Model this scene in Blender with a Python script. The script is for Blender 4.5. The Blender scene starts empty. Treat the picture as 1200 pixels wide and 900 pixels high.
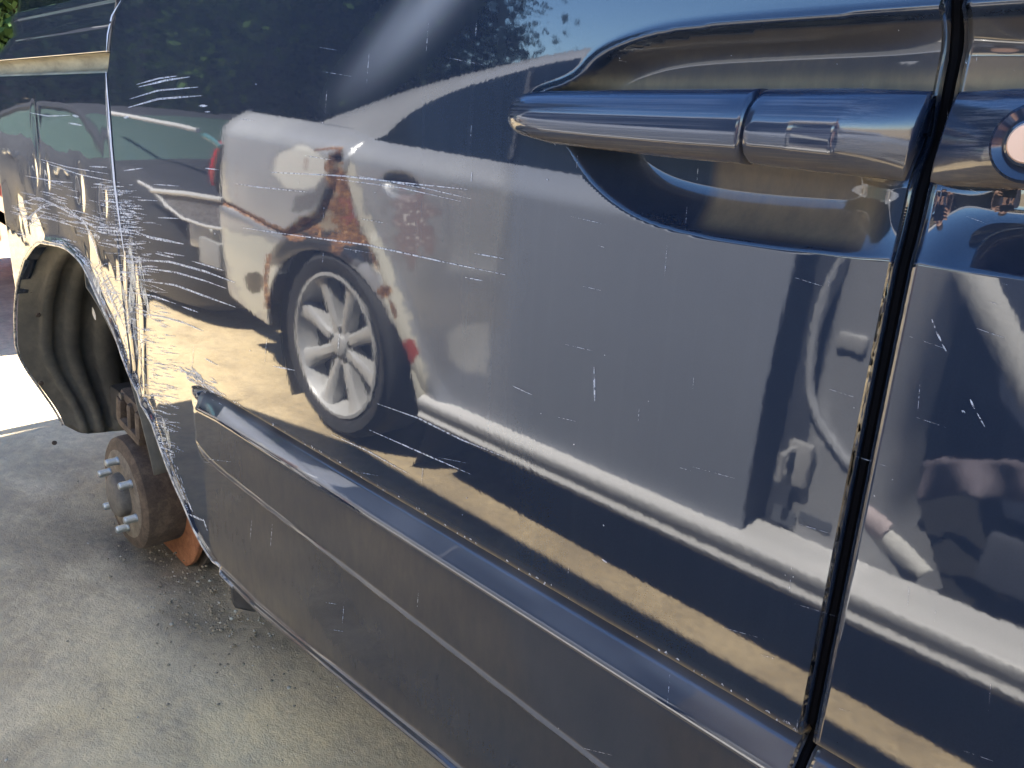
import bpy, bmesh, math, random
import numpy as np
from mathutils import Matrix, Vector, noise as mnoise

random.seed(7); rng = np.random.default_rng(7)
scn = bpy.context.scene
COL = scn.collection

# ------------------------------------------------------------------ camera, light, exposure
PITCH = math.atan(0.053)                      # the van sits nose-up on its wheel-less rear hub
H0 = 1.034                                    # camera height above the ground, measured square to the van floor
def _n(v): v = np.asarray(v, float); return v/np.linalg.norm(v)
FPX = 930.0
_back = _n([-960, -348, FPX]); _nad = np.array([-130, 3050, FPX]); _nad = _n(_nad-_back*np.dot(_nad, _back))
_X = -_back; _Z = -_nad; _Y = np.cross(_Z, _X)
RC = np.stack([_X, _Y, _Z], 1)                # van axes in lens axes
CAMV = np.array([0., -.46, 0.])               # the lens is 46 cm from the door skin
MW = np.array([[math.cos(PITCH), 0, -math.sin(PITCH)], [0, 1, 0], [math.sin(PITCH), 0, math.cos(PITCH)]])
ZOFF = H0*math.cos(PITCH)
def to_world(p): q = MW@np.asarray(p, float); q[2] += ZOFF; return q
VAN_ROOT = to_world((0, 0, -H0))

cd = bpy.data.cameras.new("camera"); cam = bpy.data.objects.new("camera", cd); COL.objects.link(cam)
cd.sensor_fit = 'HORIZONTAL'; cd.sensor_width = 36; cd.lens = FPX/1200*36; cd.clip_start = .01; cd.clip_end = 3000
_ax = MW@RC.T                                  # lens axes in world
m = Matrix.Identity(4)
for i in range(3):
    m[i][0] = _ax[i, 0]; m[i][1] = -_ax[i, 1]; m[i][2] = -_ax[i, 2]
_cw = to_world(CAMV)
for i in range(3): m[i][3] = _cw[i]
cam.matrix_world = m; scn.camera = cam

SUNV = Vector((-.10, .99, 1.72)).normalized()
wd = bpy.data.worlds.new("World"); scn.world = wd; wd.use_nodes = True
nt = wd.node_tree; sky = nt.nodes.new('ShaderNodeTexSky'); sky.sky_type = 'NISHITA'; sky.sun_disc = False
sky.sun_elevation = math.asin(SUNV.z); sky.sun_rotation = math.atan2(SUNV.x, SUNV.y)
sky.air_density = 1.0; sky.dust_density = .1; sky.ozone_density = 3.0; sky.altitude = 3500
bg = nt.nodes['Background']; bg.inputs['Strength'].default_value = .095
hs = nt.nodes.new('ShaderNodeHueSaturation'); hs.inputs['Saturation'].default_value = 1.12
nt.links.new(sky.outputs[0], hs.inputs['Color']); nt.links.new(hs.outputs[0], bg.inputs[0])
sl = bpy.data.lights.new("sun", 'SUN'); so = bpy.data.objects.new("sun", sl); COL.objects.link(so)
sl.energy = 5.0; sl.angle = math.radians(.53); sl.color = (1, .94, .84)
so.rotation_euler = SUNV.to_track_quat('Z', 'Y').to_euler(); so.location = SUNV*60
scn.view_settings.view_transform = 'Standard'; scn.view_settings.look = 'None'
scn.view_settings.exposure = 3.22; scn.view_settings.gamma = 1
scn.render.engine = 'CYCLES'
cy = scn.cycles; cy.max_bounces = 10; cy.diffuse_bounces = 4; cy.glossy_bounces = 6; cy.transparent_max_bounces = 12
cy.use_denoising = True; cy.caustics_reflective = True; cy.blur_glossy = .6; cy.caustics_refractive = False

# ------------------------------------------------------------------ measuring from the photograph (1200 x 900 pixels)
def ray(px, py): return RC.T@_n([px-600, py-450, FPX])
def at_y(px, py, y=0.):
    r = ray(px, py); t = (y-CAMV[1])/r[1]; return CAMV+t*r
def refl(px, py, D):                           # world point whose mirror image in the door shows at a pixel, D metres from the door
    p = to_world(at_y(px, py, D)); return np.array([p[0], -p[1], p[2]])
def refl_px(P):                                # inverse, for an (N,3) array of world points
    Q = np.array(P, float).copy(); Q[:, 1] *= -1; Q[:, 2] -= ZOFF; Q = Q@MW
    c = (Q-CAMV)@RC.T
    return 600+FPX*c[:, 0]/c[:, 2], 450+FPX*c[:, 1]/c[:, 2]
def van_px(P):
    c = (np.asarray(P)-CAMV)@RC.T
    return 600+FPX*c[:, 0]/c[:, 2], 450+FPX*c[:, 1]/c[:, 2]

# ------------------------------------------------------------------ helpers
def tag(o, label=None, cat=None, group=None, kind=None):
    if label: o['label'] = label
    if cat: o['category'] = cat
    if group: o['group'] = group
    if kind: o['kind'] = kind
    return o
def empty(name, loc, rz=0., label=None, cat=None, group=None):
    o = bpy.data.objects.new(name, None); COL.objects.link(o); o.location = loc; o.rotation_euler = (0, 0, rz)
    return tag(o, label, cat, group)
def link(name, me, mat, parent=None, smooth=True):
    o = bpy.data.objects.new(name, me); COL.objects.link(o)
    if mat is not None:
        for mm in (mat if isinstance(mat, (list, tuple)) else [mat]): me.materials.append(mm)
    if smooth: me.polygons.foreach_set('use_smooth', [True]*len(me.polygons))
    if parent is not None: o.parent = parent
    return o
def mesh(name, V, F, mat, parent=None, smooth=True, attrs=None):
    me = bpy.data.meshes.new(name); me.from_pydata([tuple(map(float, v)) for v in V], [], [tuple(map(int, f)) for f in F]); me.update()
    o = link(name, me, mat, parent, smooth)
    for k, a in (attrs or {}).items(): set_attr(me, k, a)
    return o
def set_attr(me, k, a):
    a = np.asarray(a, np.float32)
    if a.ndim == 2:
        at = me.attributes.new(k, 'FLOAT_COLOR', 'POINT')
        if a.shape[1] == 3: a = np.concatenate([a, np.ones((len(a), 1), np.float32)], 1)
        at.data.foreach_set('color', a.ravel())
    else:
        at = me.attributes.new(k, 'FLOAT', 'POINT'); at.data.foreach_set('value', a.ravel())
def grid_faces(nv, nu, flip=False, wu=False):
    i = np.arange(nv*nu).reshape(nv, nu)
    if wu: i = np.concatenate([i, i[:, :1]], 1)
    a, b, c, d = i[:-1, :-1].ravel(), i[:-1, 1:].ravel(), i[1:, 1:].ravel(), i[1:, :-1].ravel()
    return np.stack([a, d, c, b] if flip else [a, b, c, d], 1)
def quads(name, V, F, mat, parent=None, smooth=True, attrs=None):
    """fast mesh from numpy quads"""
    used = np.unique(F); rm = np.full(len(V), -1); rm[used] = np.arange(len(used)); V = V[used]; F = rm[F]
    me = bpy.data.meshes.new(name); me.vertices.add(len(V)); me.vertices.foreach_set('co', np.asarray(V, np.float32).ravel())
    me.loops.add(F.size); me.loops.foreach_set('vertex_index', F.astype(np.int32).ravel())
    me.polygons.add(len(F)); me.polygons.foreach_set('loop_start', np.arange(0, F.size, 4, dtype=np.int32))
    me.update(calc_edges=True)
    o = link(name, me, mat, parent, smooth)
    for k, a in (attrs or {}).items(): set_attr(me, k, np.asarray(a)[used])
    return o
def grid(name, P, mat, parent=None, flip=False, wu=False, attrs=None, smooth=True):
    nv, nu = P.shape[:2]
    return quads(name, P.reshape(-1, 3), grid_faces(nv, nu, flip, wu), mat, parent, smooth, attrs)
class BM:
    """collects shapes that make up ONE mesh"""
    def __init__(s): s.V = []; s.F = []; s.M = []
    def add(s, V, F, mi=0):
        k = len(s.V); s.V += [tuple(map(float, v)) for v in V]; s.F += [tuple(int(i)+k for i in f) for f in F]; s.M += [mi]*len(F); return s
    def box(s, c, d, rot=None, mi=0, bev=0.):
        bm = bmesh.new(); bmesh.ops.create_cube(bm, size=1); bmesh.ops.scale(bm, vec=d, verts=bm.verts)
        if bev: bmesh.ops.bevel(bm, geom=bm.edges[:], offset=bev, segments=2, affect='EDGES', profile=.6)
        if rot is not None: bmesh.ops.rotate(bm, cent=(0, 0, 0), matrix=rot, verts=bm.verts)
        bmesh.ops.translate(bm, vec=c, verts=bm.verts); bm.verts.index_update()
        s.add([v.co[:] for v in bm.verts], [[v.index for v in f.verts] for f in bm.faces], mi); bm.free(); return s
    def tube(s, pts, r, n=8, caps=True, mi=0):
        pts = [Vector(p) for p in pts]; rr = r if isinstance(r, (list, tuple)) else [r]*len(pts); V = []; F = []
        t = (pts[1]-pts[0]).normalized(); u = t.orthogonal().normalized()
        for k, p in enumerate(pts):
            t = (pts[min(k+1, len(pts)-1)]-pts[max(k-1, 0)]).normalized(); u = (u-t*u.dot(t)).normalized(); w = t.cross(u)
            for j in range(n):
                a = 2*math.pi*j/n; V.append(p+(u*math.cos(a)+w*math.sin(a))*rr[k])
        for k in range(len(pts)-1):
            for j in range(n): F.append((k*n+j, k*n+(j+1) % n, (k+1)*n+(j+1) % n, (k+1)*n+j))
        if caps: F.append(tuple(range(n-1, -1, -1))); F.append(tuple((len(pts)-1)*n+j for j in range(n)))
        return s.add(V, F, mi)
    def lathe(s, prof, c, n=48, mi=0):
        """prof: (radius, y) turned about a y-parallel axis through c"""
        V = []; F = []
        for r, y in prof:
            for j in range(n):
                a = 2*math.pi*j/n; V.append((c[0]+r*math.cos(a), c[1]+y, c[2]+r*math.sin(a)))
        for k in range(len(prof)-1):
            for j in range(n): F.append((k*n+j, (k+1)*n+j, (k+1)*n+(j+1) % n, k*n+(j+1) % n))
        return s.add(V, F, mi)
    def build(s, name, mat, parent=None, smooth=True, auto=35):
        me = bpy.data.meshes.new(name); me.from_pydata(s.V, [], s.F); me.update()
        o = link(name, me, mat, parent, smooth)
        if len(set(s.M)) > 1: me.polygons.foreach_set('material_index', s.M)
        if smooth and auto:
            bm = bmesh.new(); bm.from_mesh(me); bmesh.ops.recalc_face_normals(bm, faces=bm.faces); lim = math.radians(auto)
            for e in bm.edges:
                if len(e.link_faces) == 2 and e.calc_face_angle(0) > lim: e.smooth = False
            bm.to_mesh(me); bm.free()
        return o
def copy_tree(o, parent=None):
    c = o.copy(); COL.objects.link(c)
    if parent is not None: c.parent = parent
    for ch in o.children: copy_tree(ch, c)
    return c
def sstep(a, b, x):
    t = np.clip((x-a)/(b-a), 0, 1); return t*t*(3-2*t)
def interp(x, xs, ys): return np.interp(x, xs, ys)
def seg_dist(x, z, pts, closed=False):
    d = np.full(np.shape(x), 1e9); n = len(pts)
    for i in range(n if closed else n-1):
        ax, az = pts[i]; bx, bz = pts[(i+1) % n]; vx, vz = bx-ax, bz-az
        t = np.clip(((x-ax)*vx+(z-az)*vz)/(vx*vx+vz*vz+1e-12), 0, 1)
        d = np.minimum(d, np.hypot(x-ax-t*vx, z-az-t*vz))
    return d
def inside(x, z, pts):
    r = np.zeros(np.shape(x), bool); n = len(pts)
    for i in range(n):
        ax, az = pts[i]; bx, bz = pts[(i+1) % n]
        c = ((az > z) != (bz > z)) & (x < (bx-ax)*(z-az)/(bz-az+1e-15)+ax); r ^= c
    return r
def sdf(x, z, pts):                            # positive inside
    return np.where(inside(x, z, pts), 1, -1)*seg_dist(x, z, pts, True)
def smooth_poly(pts, it=3, closed=True):
    p = [np.array(q, float) for q in pts]
    for _ in range(it):
        q = []
        n = len(p)
        if not closed: q.append(p[0])
        for i in range(n if closed else n-1):
            a, b = p[i], p[(i+1) % n]; q += [a*.75+b*.25, a*.25+b*.75]
        if not closed: q.append(p[-1])
        p = q
    return [tuple(v) for v in p]
_nt = rng.random((64, 64))
def vnoise(x, z, s, seed=0):                   # smooth value noise, -1..1
    u = np.asarray(x)*s+17.3*seed+100; v = np.asarray(z)*s+7.7*seed+100
    iu = np.floor(u).astype(int); iv = np.floor(v).astype(int); fu = u-iu; fv = v-iv
    fu = fu*fu*fu*(fu*(fu*6-15)+10); fv = fv*fv*fv*(fv*(fv*6-15)+10)
    g = lambda a, b: _nt[a % 64, b % 64]
    return 2*((g(iu, iv)*(1-fu)+g(iu+1, iv)*fu)*(1-fv)+(g(iu, iv+1)*(1-fu)+g(iu+1, iv+1)*fu)*fv)-1

# ------------------------------------------------------------------ materials
class NT:
    def __init__(s, name):
        s.m = bpy.data.materials.new(name); s.m.use_nodes = True; s.t = s.m.node_tree; s.b = s.t.nodes['Principled BSDF']; s.out = s.t.nodes['Material Output']
        s.tc = s.t.nodes.new('ShaderNodeTexCoord')
    def n(s, kind, **kw):
        o = s.t.nodes.new(kind)
        for k, v in kw.items(): setattr(o, k, v)
        return o
    def l(s, a, b): s.t.links.new(a, b)
    def noise(s, scale, detail=4, rough=.55, vec=None, stretch=None, dist=0.):
        o = s.n('ShaderNodeTexNoise'); o.inputs['Scale'].default_value = scale; o.inputs['Detail'].default_value = detail; o.inputs['Roughness'].default_value = rough; o.inputs['Distortion'].default_value = dist
        src = vec or s.tc.outputs['Object']
        if stretch:
            mp = s.n('ShaderNodeMapping'); mp.inputs['Scale'].default_value = stretch; s.l(src, mp.inputs[0]); src = mp.outputs[0]
        s.l(src, o.inputs['Vector']); return o.outputs['Fac']
    def ramp(s, fac, stops):
        o = s.n('ShaderNodeValToRGB'); r = o.color_ramp
        while len(r.elements) < len(stops): r.elements.new(.5)
        for e, (p, c) in zip(r.elements, stops):
            e.position = p; e.color = (*(c if isinstance(c, (tuple, list)) else (c, c, c)), 1)
        s.l(fac, o.inputs[0]); return o.outputs[0]
    def mix(s, fac, a, b, mode='MIX'):
        o = s.n('ShaderNodeMix', data_type='RGBA', blend_type=mode); s.set(o.inputs[0], fac); s.set(o.inputs[6], a); s.set(o.inputs[7], b); return o.outputs[2]
    def math(s, op, a, b=0., clamp=False):
        o = s.n('ShaderNodeMath', operation=op, use_clamp=clamp); s.set(o.inputs[0], a); s.set(o.inputs[1], b); return o.outputs[0]
    def attr(s, name, col=False):
        o = s.n('ShaderNodeAttribute', attribute_name=name); return o.outputs['Color' if col else 'Fac']
    def set(s, inp, v):
        if isinstance(v, bpy.types.NodeSocket): s.l(v, inp)
        elif isinstance(v, (tuple, list)): inp.default_value = (*v, 1) if len(v) == 3 else v
        else: inp.default_value = v
    def p(s, **kw):
        for k, v in kw.items(): s.set(s.b.inputs[k.replace('_', ' ')], v)
        return s
    def bump(s, h, dist, strength=1., nrm=None):
        o = s.n('ShaderNodeBump'); o.inputs['Distance'].default_value = dist; o.inputs['Strength'].default_value = strength; s.l(h, o.inputs['Height'])
        if nrm is not None: s.l(nrm, o.inputs['Normal'])
        return o.outputs[0]
def simple(name, col, rough=.5, metal=0., var=.25, scale=30., bump=0., **kw):
    n = NT(name); f = n.noise(scale, 5)
    c = n.mix(f, tuple(x*(1-var) for x in col), tuple(min(1, x*(1+var)) for x in col))
    n.p(Base_Color=c, Roughness=n.math('ADD', n.math('MULTIPLY', f, .2), rough-.1), Metallic=metal, **kw)
    if bump: n.l(n.bump(n.noise(scale*4, 4), bump), n.b.inputs['Normal'])
    return n.m

def van_paint(name, handle=False):
    n = NT(name)
    wear_glare = n.attr('wear_glare'); dirt_reflection = n.attr('dirt_reflection'); chip_glint = n.attr('chip_glint')
    # metallic navy base under a clear coat, with a thin film of dust, painted glare and reflection
    fl = n.noise(900, 2, .6)
    base = n.mix(fl, (.010, .016, .032), (.016, .025, .046)) if handle else n.mix(fl, (.010, .0148, .0255), (.015, .0225, .038))
    dustn = n.noise(9, 6, .65, stretch=(1, 1, .35))
    grain = n.noise(70, 7, .7, stretch=(1, 1, .4))
    film = n.math('MULTIPLY', n.ramp(dustn, [(.35, .0), (.75, 1.)]), .012)
    film = n.math('ADD', film, .001)
    streak = n.noise(60, 3, .6, stretch=(1, 1, .02))
    film = n.math('ADD', film, n.math('MULTIPLY', n.ramp(streak, [(.55, 0.), (.8, 1.)]), .008))
    dfac = n.math('MULTIPLY', dirt_reflection, n.math('ADD', n.math('MULTIPLY', grain, 1.1), .35), True)
    film = n.math('ADD', n.math('ADD', film, wear_glare), dfac, True)
    if handle:
        st = n.noise(700, 5, .75, stretch=(.004, .1, 1))
        film = n.math('ADD', film, n.math('MULTIPLY', n.ramp(st, [(.46, 0.), (.60, 1.)]), n.math('MULTIPLY', n.attr('rub'), .11)), True)
    dcol = n.mix(n.math('MULTIPLY', dirt_reflection, 14., True), (.36, .36, .36), (.25, .18, .09))
    # chips down to grey-white primer, and the painted crease highlight
    ch = n.ramp(n.math('ADD', n.math('MULTIPLY', n.noise(140, 4, .7), .9), chip_glint), [(.93, 0.), (1.0, 1.)])
    n.p(Base_Color=base, Metallic=.15, Roughness=.45, Specular_IOR_Level=0., Coat_Weight=.9 if handle else 1., Coat_IOR=COAT_IOR, Coat_Roughness=.075 if handle else .028)
    peel = n.noise(210, 1, .5, stretch=(1, 1, .7))
    b1 = n.bump(peel, 9e-6)
    b2 = n.bump(n.noise(48, 2, .5, stretch=(1, 1, .5)), 1.6e-5, 1., b1)
    n.l(b2, n.b.inputs['Coat Normal'])
    d = n.n('ShaderNodeBsdfPrincipled'); n.set(d.inputs['Base Color'], dcol); d.inputs['Roughness'].default_value = .85
    pr = n.n('ShaderNodeBsdfPrincipled'); n.set(pr.inputs['Base Color'], n.mix(n.noise(30, 3), (.62, .60, .55), (.42, .40, .38))); pr.inputs['Roughness'].default_value = .7
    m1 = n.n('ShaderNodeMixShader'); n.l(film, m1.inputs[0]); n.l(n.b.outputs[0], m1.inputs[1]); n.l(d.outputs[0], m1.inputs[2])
    m2 = n.n('ShaderNodeMixShader'); n.l(ch, m2.inputs[0]); n.l(m1.outputs[0], m2.inputs[1]); n.l(pr.outputs[0], m2.inputs[2])
    n.l(m2.outputs[0], n.out.inputs[0])
    return n.m
COAT_IOR = 1.61
M = {}
M['van'] = van_paint('navy_car_paint'); M['handle'] = van_paint('rubbed_handle_paint', True)
M['rubber'] = simple('black_rubber', (.006, .006, .007), .6)
M['dark'] = simple('dark_cavity', (.012, .012, .012), .8)
M['glass'] = simple('tinted_glass', (.01, .013, .016), .06, var=.05); M['glass'].node_tree.nodes['Principled BSDF'].inputs['Specular IOR Level'].default_value = .6
M['plastic'] = simple('black_trim_plastic', (.02, .02, .021), .5, bump=.0002, scale=40)
M['interior'] = simple('navy_seat_fabric', (.035, .045, .075), .85, scale=60, bump=.0005)
M['interior2'] = simple('dark_interior_trim', (.05, .055, .07), .7, scale=20)
M['tyre'] = simple('tyre_rubber', (.022, .022, .024), .7, scale=25, bump=.0006)
M['alloy'] = simple('alloy_wheel_paint', (.42, .42, .42), .35, .25, var=.1)
M['steel'] = simple('zinc_steel', (.36, .38, .37), .4, .8, var=.3, scale=300, bump=.0004)
M['red'] = simple('faded_red_paint', (.36, .025, .02), .35, scale=8, Coat_Weight=.8)
M['black'] = simple('dark_grey_car_paint', (.022, .023, .027), .55, scale=8, Coat_Weight=.12, Coat_Roughness=.2, Specular_IOR_Level=.25)
M['chrome'] = simple('dull_chrome', (.6, .6, .58), .2, .9, var=.1)
M['lamp_red'] = simple('red_lamp_plastic', (.45, .015, .03), .15, scale=10, Coat_Weight=1.)
M['lamp_clear'] = simple('clear_lamp_plastic', (.6, .62, .62), .1, scale=10, Coat_Weight=1.)
M['belt'] = simple('grey_seat_belt_webbing', (.62, .62, .60), .8, scale=200)
M['pink'] = simple('pink_stitched_tag', (.50, .43, .44), .8, scale=150)
M['cream'] = simple('bare_filler', (.62, .56, .44), .75, scale=60, var=.35)
M['label'] = simple('dark_sticker', (.10, .11, .13), .5)
M['plate'] = simple('plate_paint', (.20, .20, .20), .5)
M['green_tint'] = simple('green_car_glass', (.045, .068, .064), .05, var=.05)

def liner_mat():
    n = NT('dusty_liner_plastic'); f = n.noise(7, 6, .6); g = n.noise(45, 5, .65)
    tan_mask = n.math('MULTIPLY', n.ramp(f, [(.35, .15), (.7, .8)]), n.ramp(g, [(.3, .5), (.7, 1.)]))
    n.p(Base_Color=n.mix(tan_mask, (.04, .038, .031), (.19, .165, .115)), Roughness=.85); n.l(n.bump(g, .0012), n.b.inputs['Normal']); return n.m
M['liner'] = liner_mat()
def rust_mat(name, a, b, c, sc=40):
    n = NT(name); f = n.noise(sc, 8, .7); g = n.noise(sc*5, 4, .7)
    col = n.ramp(n.math('ADD', n.math('MULTIPLY', f, .75), n.math('MULTIPLY', g, .25)), [(.32, a), (.5, b), (.68, c)])
    n.p(Base_Color=col, Roughness=.85, Metallic=.1); n.l(n.bump(g, .0012), n.b.inputs['Normal']); return n.m
M['rust_brown'] = rust_mat('brown_rusty_iron', (.035, .024, .016), (.068, .047, .031), (.13, .095, .062))
M['rust_orange'] = rust_mat('orange_rusted_disc', (.13, .045, .018), (.26, .095, .035), (.36, .16, .07))
M['hub_iron'] = rust_mat('dusty_hub_iron', (.07, .055, .040), (.14, .115, .085), (.21, .18, .13))
M['hub_cap'] = rust_mat('dull_hub_cap', (.05, .045, .04), (.10, .09, .075), (.15, .135, .11), 25)

def scratch_mat(name, col, lo, hi, scale=150, st=(1, 1, 1)):
    n = NT(name); f = n.noise(scale, 5, .7, stretch=st); n.p(Base_Color=n.mix(n.noise(40, 3), col, tuple(x*.7 for x in col)), Roughness=.55)
    tr = n.n('ShaderNodeBsdfTransparent'); mx = n.n('ShaderNodeMixShader'); n.l(n.ramp(f, [(lo, 0.), (hi, 1.)]), mx.inputs[0]); n.l(tr.outputs[0], mx.inputs[1]); n.l(n.b.outputs[0], mx.inputs[2]); n.l(mx.outputs[0], n.out.inputs[0]); return n.m
M['scratch'] = scratch_mat('scraped_paint_white', (.56, .57, .59), .38, .58, 280)
M['scratch_faint'] = scratch_mat('scraped_paint_faint', (.42, .44, .48), .42, .62, 280)

def silver_mat():
    n = NT('weathered_silver_paint')
    wr = n.attr('rust'); wc = n.attr('tint', True); wt = n.attr('tintf')
    f = n.noise(55, 9, .78); g = n.noise(170, 6, .75); big = n.noise(3.5, 4, .6)
    silver = n.mix(n.ramp(big, [(.35, 0.), (.65, 1.)]), (.41, .42, .445), (.48, .49, .505))
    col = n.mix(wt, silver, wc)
    rustc = n.ramp(f, [(.34, (.022, .014, .011)), (.44, (.085, .040, .022)), (.52, (.18, .082, .036)), (.60, (.40, .22, .09)), (.70, (.66, .56, .42))])
    rf = n.ramp(n.math('ADD', wr, n.math('MULTIPLY', n.math('SUBTRACT', g, .5), .9)), [(.42, 0.), (.60, 1.)])
    col = n.mix(rf, col, rustc)
    n.p(Base_Color=col, Roughness=n.math('ADD', .42, n.math('MULTIPLY', rf, .4)), Metallic=n.math('MULTIPLY', n.math('SUBTRACT', n.math('SUBTRACT', 1., rf), wt, True), .45), Coat_Weight=n.math('MULTIPLY', n.math('SUBTRACT', 1., rf), .7), Coat_Roughness=.10)
    n.l(n.bump(f, .0008), n.b.inputs['Normal']); return n.m
M['silver'] = silver_mat()

def ground_mat():
    n = NT('dusty_concrete_ground')
    big = n.noise(.8, 6, .62, dist=.4); mid = n.noise(4.5, 9, .7, dist=.5); fine = n.noise(42, 8, .7); grit = n.noise(330, 3, .7)
    fac = n.math('ADD', n.math('MULTIPLY', big, .5), n.math('MULTIPLY', mid, .5))
    col = n.ramp(fac, [(.36, (.30, .236, .145)), (.46, (.43, .335, .198)), (.53, (.55, .435, .262)), (.64, (.62, .49, .295))])
    col = n.mix(n.ramp(fine, [(.35, .0), (.72, .5)]), col, (.15, .14, .12), 'MIX')
    col = n.mix(n.ramp(grit, [(.66, 0.), (.78, .45)]), col, (.48, .44, .36))
    at = n.attr('stain')
    col = n.mix(n.math('MULTIPLY', at, n.ramp(n.noise(11, 7, .7), [(.3, .55), (.6, 1.)]), True), col, (.062, .056, .046))
    dust_glow = n.attr('tan_mask')
    col = n.mix(n.math('MULTIPLY', dust_glow, n.ramp(n.noise(9, 8, .72), [(.36, .15), (.6, 1.)]), True), col, (.70, .53, .275))
    n.p(Base_Color=col, Roughness=.93)
    h = n.math('ADD', n.math('MULTIPLY', fine, .6), n.math('MULTIPLY', grit, .25)); h = n.math('ADD', h, mid)
    n.l(n.bump(h, .012, .7), n.b.inputs['Normal']); return n.m
M['ground'] = ground_mat()
def leaf_mat(name, a, b):
    n = NT(name); oi = n.n('ShaderNodeObjectInfo'); f = n.noise(1.3, 3)
    n.p(Base_Color=n.mix(n.ramp(f, [(.35, 0.), (.65, 1.)]), a, b), Roughness=.9, Specular_IOR_Level=.1); return n.m
M['leaf'] = leaf_mat('dark_leaves', (.014, .026, .012), (.03, .05, .02))
M['leaf2'] = leaf_mat('green_leaves', (.02, .042, .012), (.045, .08, .024))
M['bark'] = simple('bark', (.10, .08, .06), .9, scale=12, bump=.01)

# ------------------------------------------------------------------ ground
def build_ground():
    a = np.concatenate([[-400, -120, -40, -15], np.arange(-6, 4.01, .05), [8, 20, 60, 200, 400]])
    b = np.concatenate([[-400, -120, -40, -12], np.arange(-4, 4.01, .05), [8, 20, 60, 200, 400]])
    X, Y = np.meshgrid(a, b)
    near = np.exp(-(np.maximum(0, np.hypot(X+1.5, Y)-3)/2)**2)
    Z = near*(.006*vnoise(X, Y, 1.6, 1)+.003*vnoise(X, Y, 5, 2))-.004
    # soil heaped round the resting brake disc
    Z += .020*np.exp(-(((X+1.52)/.30)**2+((Y-.20)/.22)**2))*(1+.5*vnoise(X, Y, 14, 3))
    st = 1.3*np.exp(-(((X+1.48)/.24)**2+((Y-.10)/.085)**2))+.9*np.exp(-(((X+1.25)/.25)**2+((Y-.20)/.09)**2))+.55*np.exp(-(((X+1.70)/.16)**2+((Y-.05)/.06)**2))+.5*np.exp(-(((X+1.5)/.10)**2+((Y+.22)/.03)**2))+.45*np.exp(-(((X+1.85)/.12)**2+((Y+.02)/.03)**2))
    st = np.clip(st*(.75+.5*vnoise(X, Y, 7, 4)), 0, 1)
    dust_glow = .9*np.exp(-(((X+1.22)/.20)**2+((Y+.14)/.09)**2))+.9*np.exp(-(((X+.98)/.20)**2+((Y-.02)/.10)**2))+.8*np.exp(-(((X+.72)/.25)**2+((Y-.08)/.12)**2))+.5*np.exp(-(((X+2.9)/.6)**2+((Y+.6)/.5)**2))  # tan dust plus sunlight bounced off the sedan, painted as patches
    dust_glow = np.clip(dust_glow*(.8+.5*vnoise(X, Y, 5, 6)), 0, 1)
    o = grid('ground', np.stack([X, Y, Z], -1), M['ground'], attrs={'stain': st.ravel(), 'tan_mask': dust_glow.ravel()}); tag(o, kind='structure')
build_ground()
def debris():
    bmv = BM(); r = random.Random(3)
    for i in range(700):
        if i < 560: x = r.gauss(-1.40, .17); y = r.gauss(.12, .055)
        else: x = r.uniform(-2.2, -.4); y = r.uniform(-.5, .5)
        s = min(.0042, abs(r.gauss(0, .0018))+.0007) if i < 560 else abs(r.gauss(0, .0011))+.0006
        bm = bmesh.new(); bmesh.ops.create_icosphere(bm, subdivisions=1, radius=s)
        for v in bm.verts: v.co *= 1+r.uniform(-.35, .35); v.co.z *= .6
        bmesh.ops.translate(bm, vec=(x, y, s*.25+.001+.026*math.exp(-(((x+1.52)/.30)**2+((y-.20)/.22)**2))), verts=bm.verts); bm.verts.index_update()
        bmv.add([v.co[:] for v in bm.verts], [[v.index for v in f.verts] for f in bm.faces], 0 if r.random() < .75 else 1); bm.free()
    o = bmv.build('gravel', [simple('soil_crumbs', (.24, .195, .13), .95, scale=60), simple('pale_grit', (.36, .33, .26), .95, scale=60)], None, True, 0); tag(o, kind='stuff')
debris()

# ------------------------------------------------------------------ the van: its skin as one function y = S(x, z) in van axes (x forward, y into the van, z up from lens height)
ARCH_PX = [(55, 283), (75, 288), (90, 300), (100, 312), (116, 347), (135, 389), (148, 430), (173, 480), (190, 527), (203, 563), (217, 593), (230, 627), (253, 663), (277, 687)]
ARCH = [(at_y(*p)[0], at_y(*p)[2]) for p in ARCH_PX]
ax_ = np.array([p[0] for p in ARCH]); az_ = np.array([p[1] for p in ARCH])
XSHUT = -1.392
def x_rear(z):                                 # rear edge of the sliding door: shut line, then the wheel arch
    z = np.asarray(z, float)
    sh = np.interp(z, [-.35, -.23, -.066, 0, .054, .11, .165], [-1.394, -1.393, -1.391, -1.386, -1.375, -1.34, -1.29])
    ar = np.interp(-z, -az_, ax_)
    return np.maximum(sh, np.where(z < -.30, ar, -9))
def z_bot(x): return np.interp(x, [-1.03, -.965, -.88, -.737, -.533, -.163, .95], [-.687, -.690, -.686, -.677, -.664, -.655, -.652])
XF = -.1655                                    # front edge of the sliding door
XG = -.1585                                    # rear edge of the front door
POCK = [(-.452, .018), (-.452, .026), (-.440, .030), (-.420, .0345), (-.405, .041), (-.394, .052), (-.372, .0605), (-.335, .0675), (-.27, .0695), (-.16, .0705), (.0, .0695), (.05, .064), (.085, .050), (.10, .03), (.10, -.01), (.085, -.036), (.05, -.052),
        (-.02, -.057), (-.16, -.056), (-.26, -.060), (-.32, -.057), (-.352, -.050), (-.382, -.036), (-.402, -.020), (-.416, -.004), (-.440, .004)]
POCK = smooth_poly(POCK, 2)
TIP = -1.136
CREASE = [(TIP+.004, -.410), (TIP, -.425), (-1.133, -.445), (-1.126, -.466), (-1.10, -.482), (-1.05, -.490), (-.95, -.493), (-.876, -.495), (-.63, -.501), (-.31, -.509), (-.16, -.512), (.96, -.515)]
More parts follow.
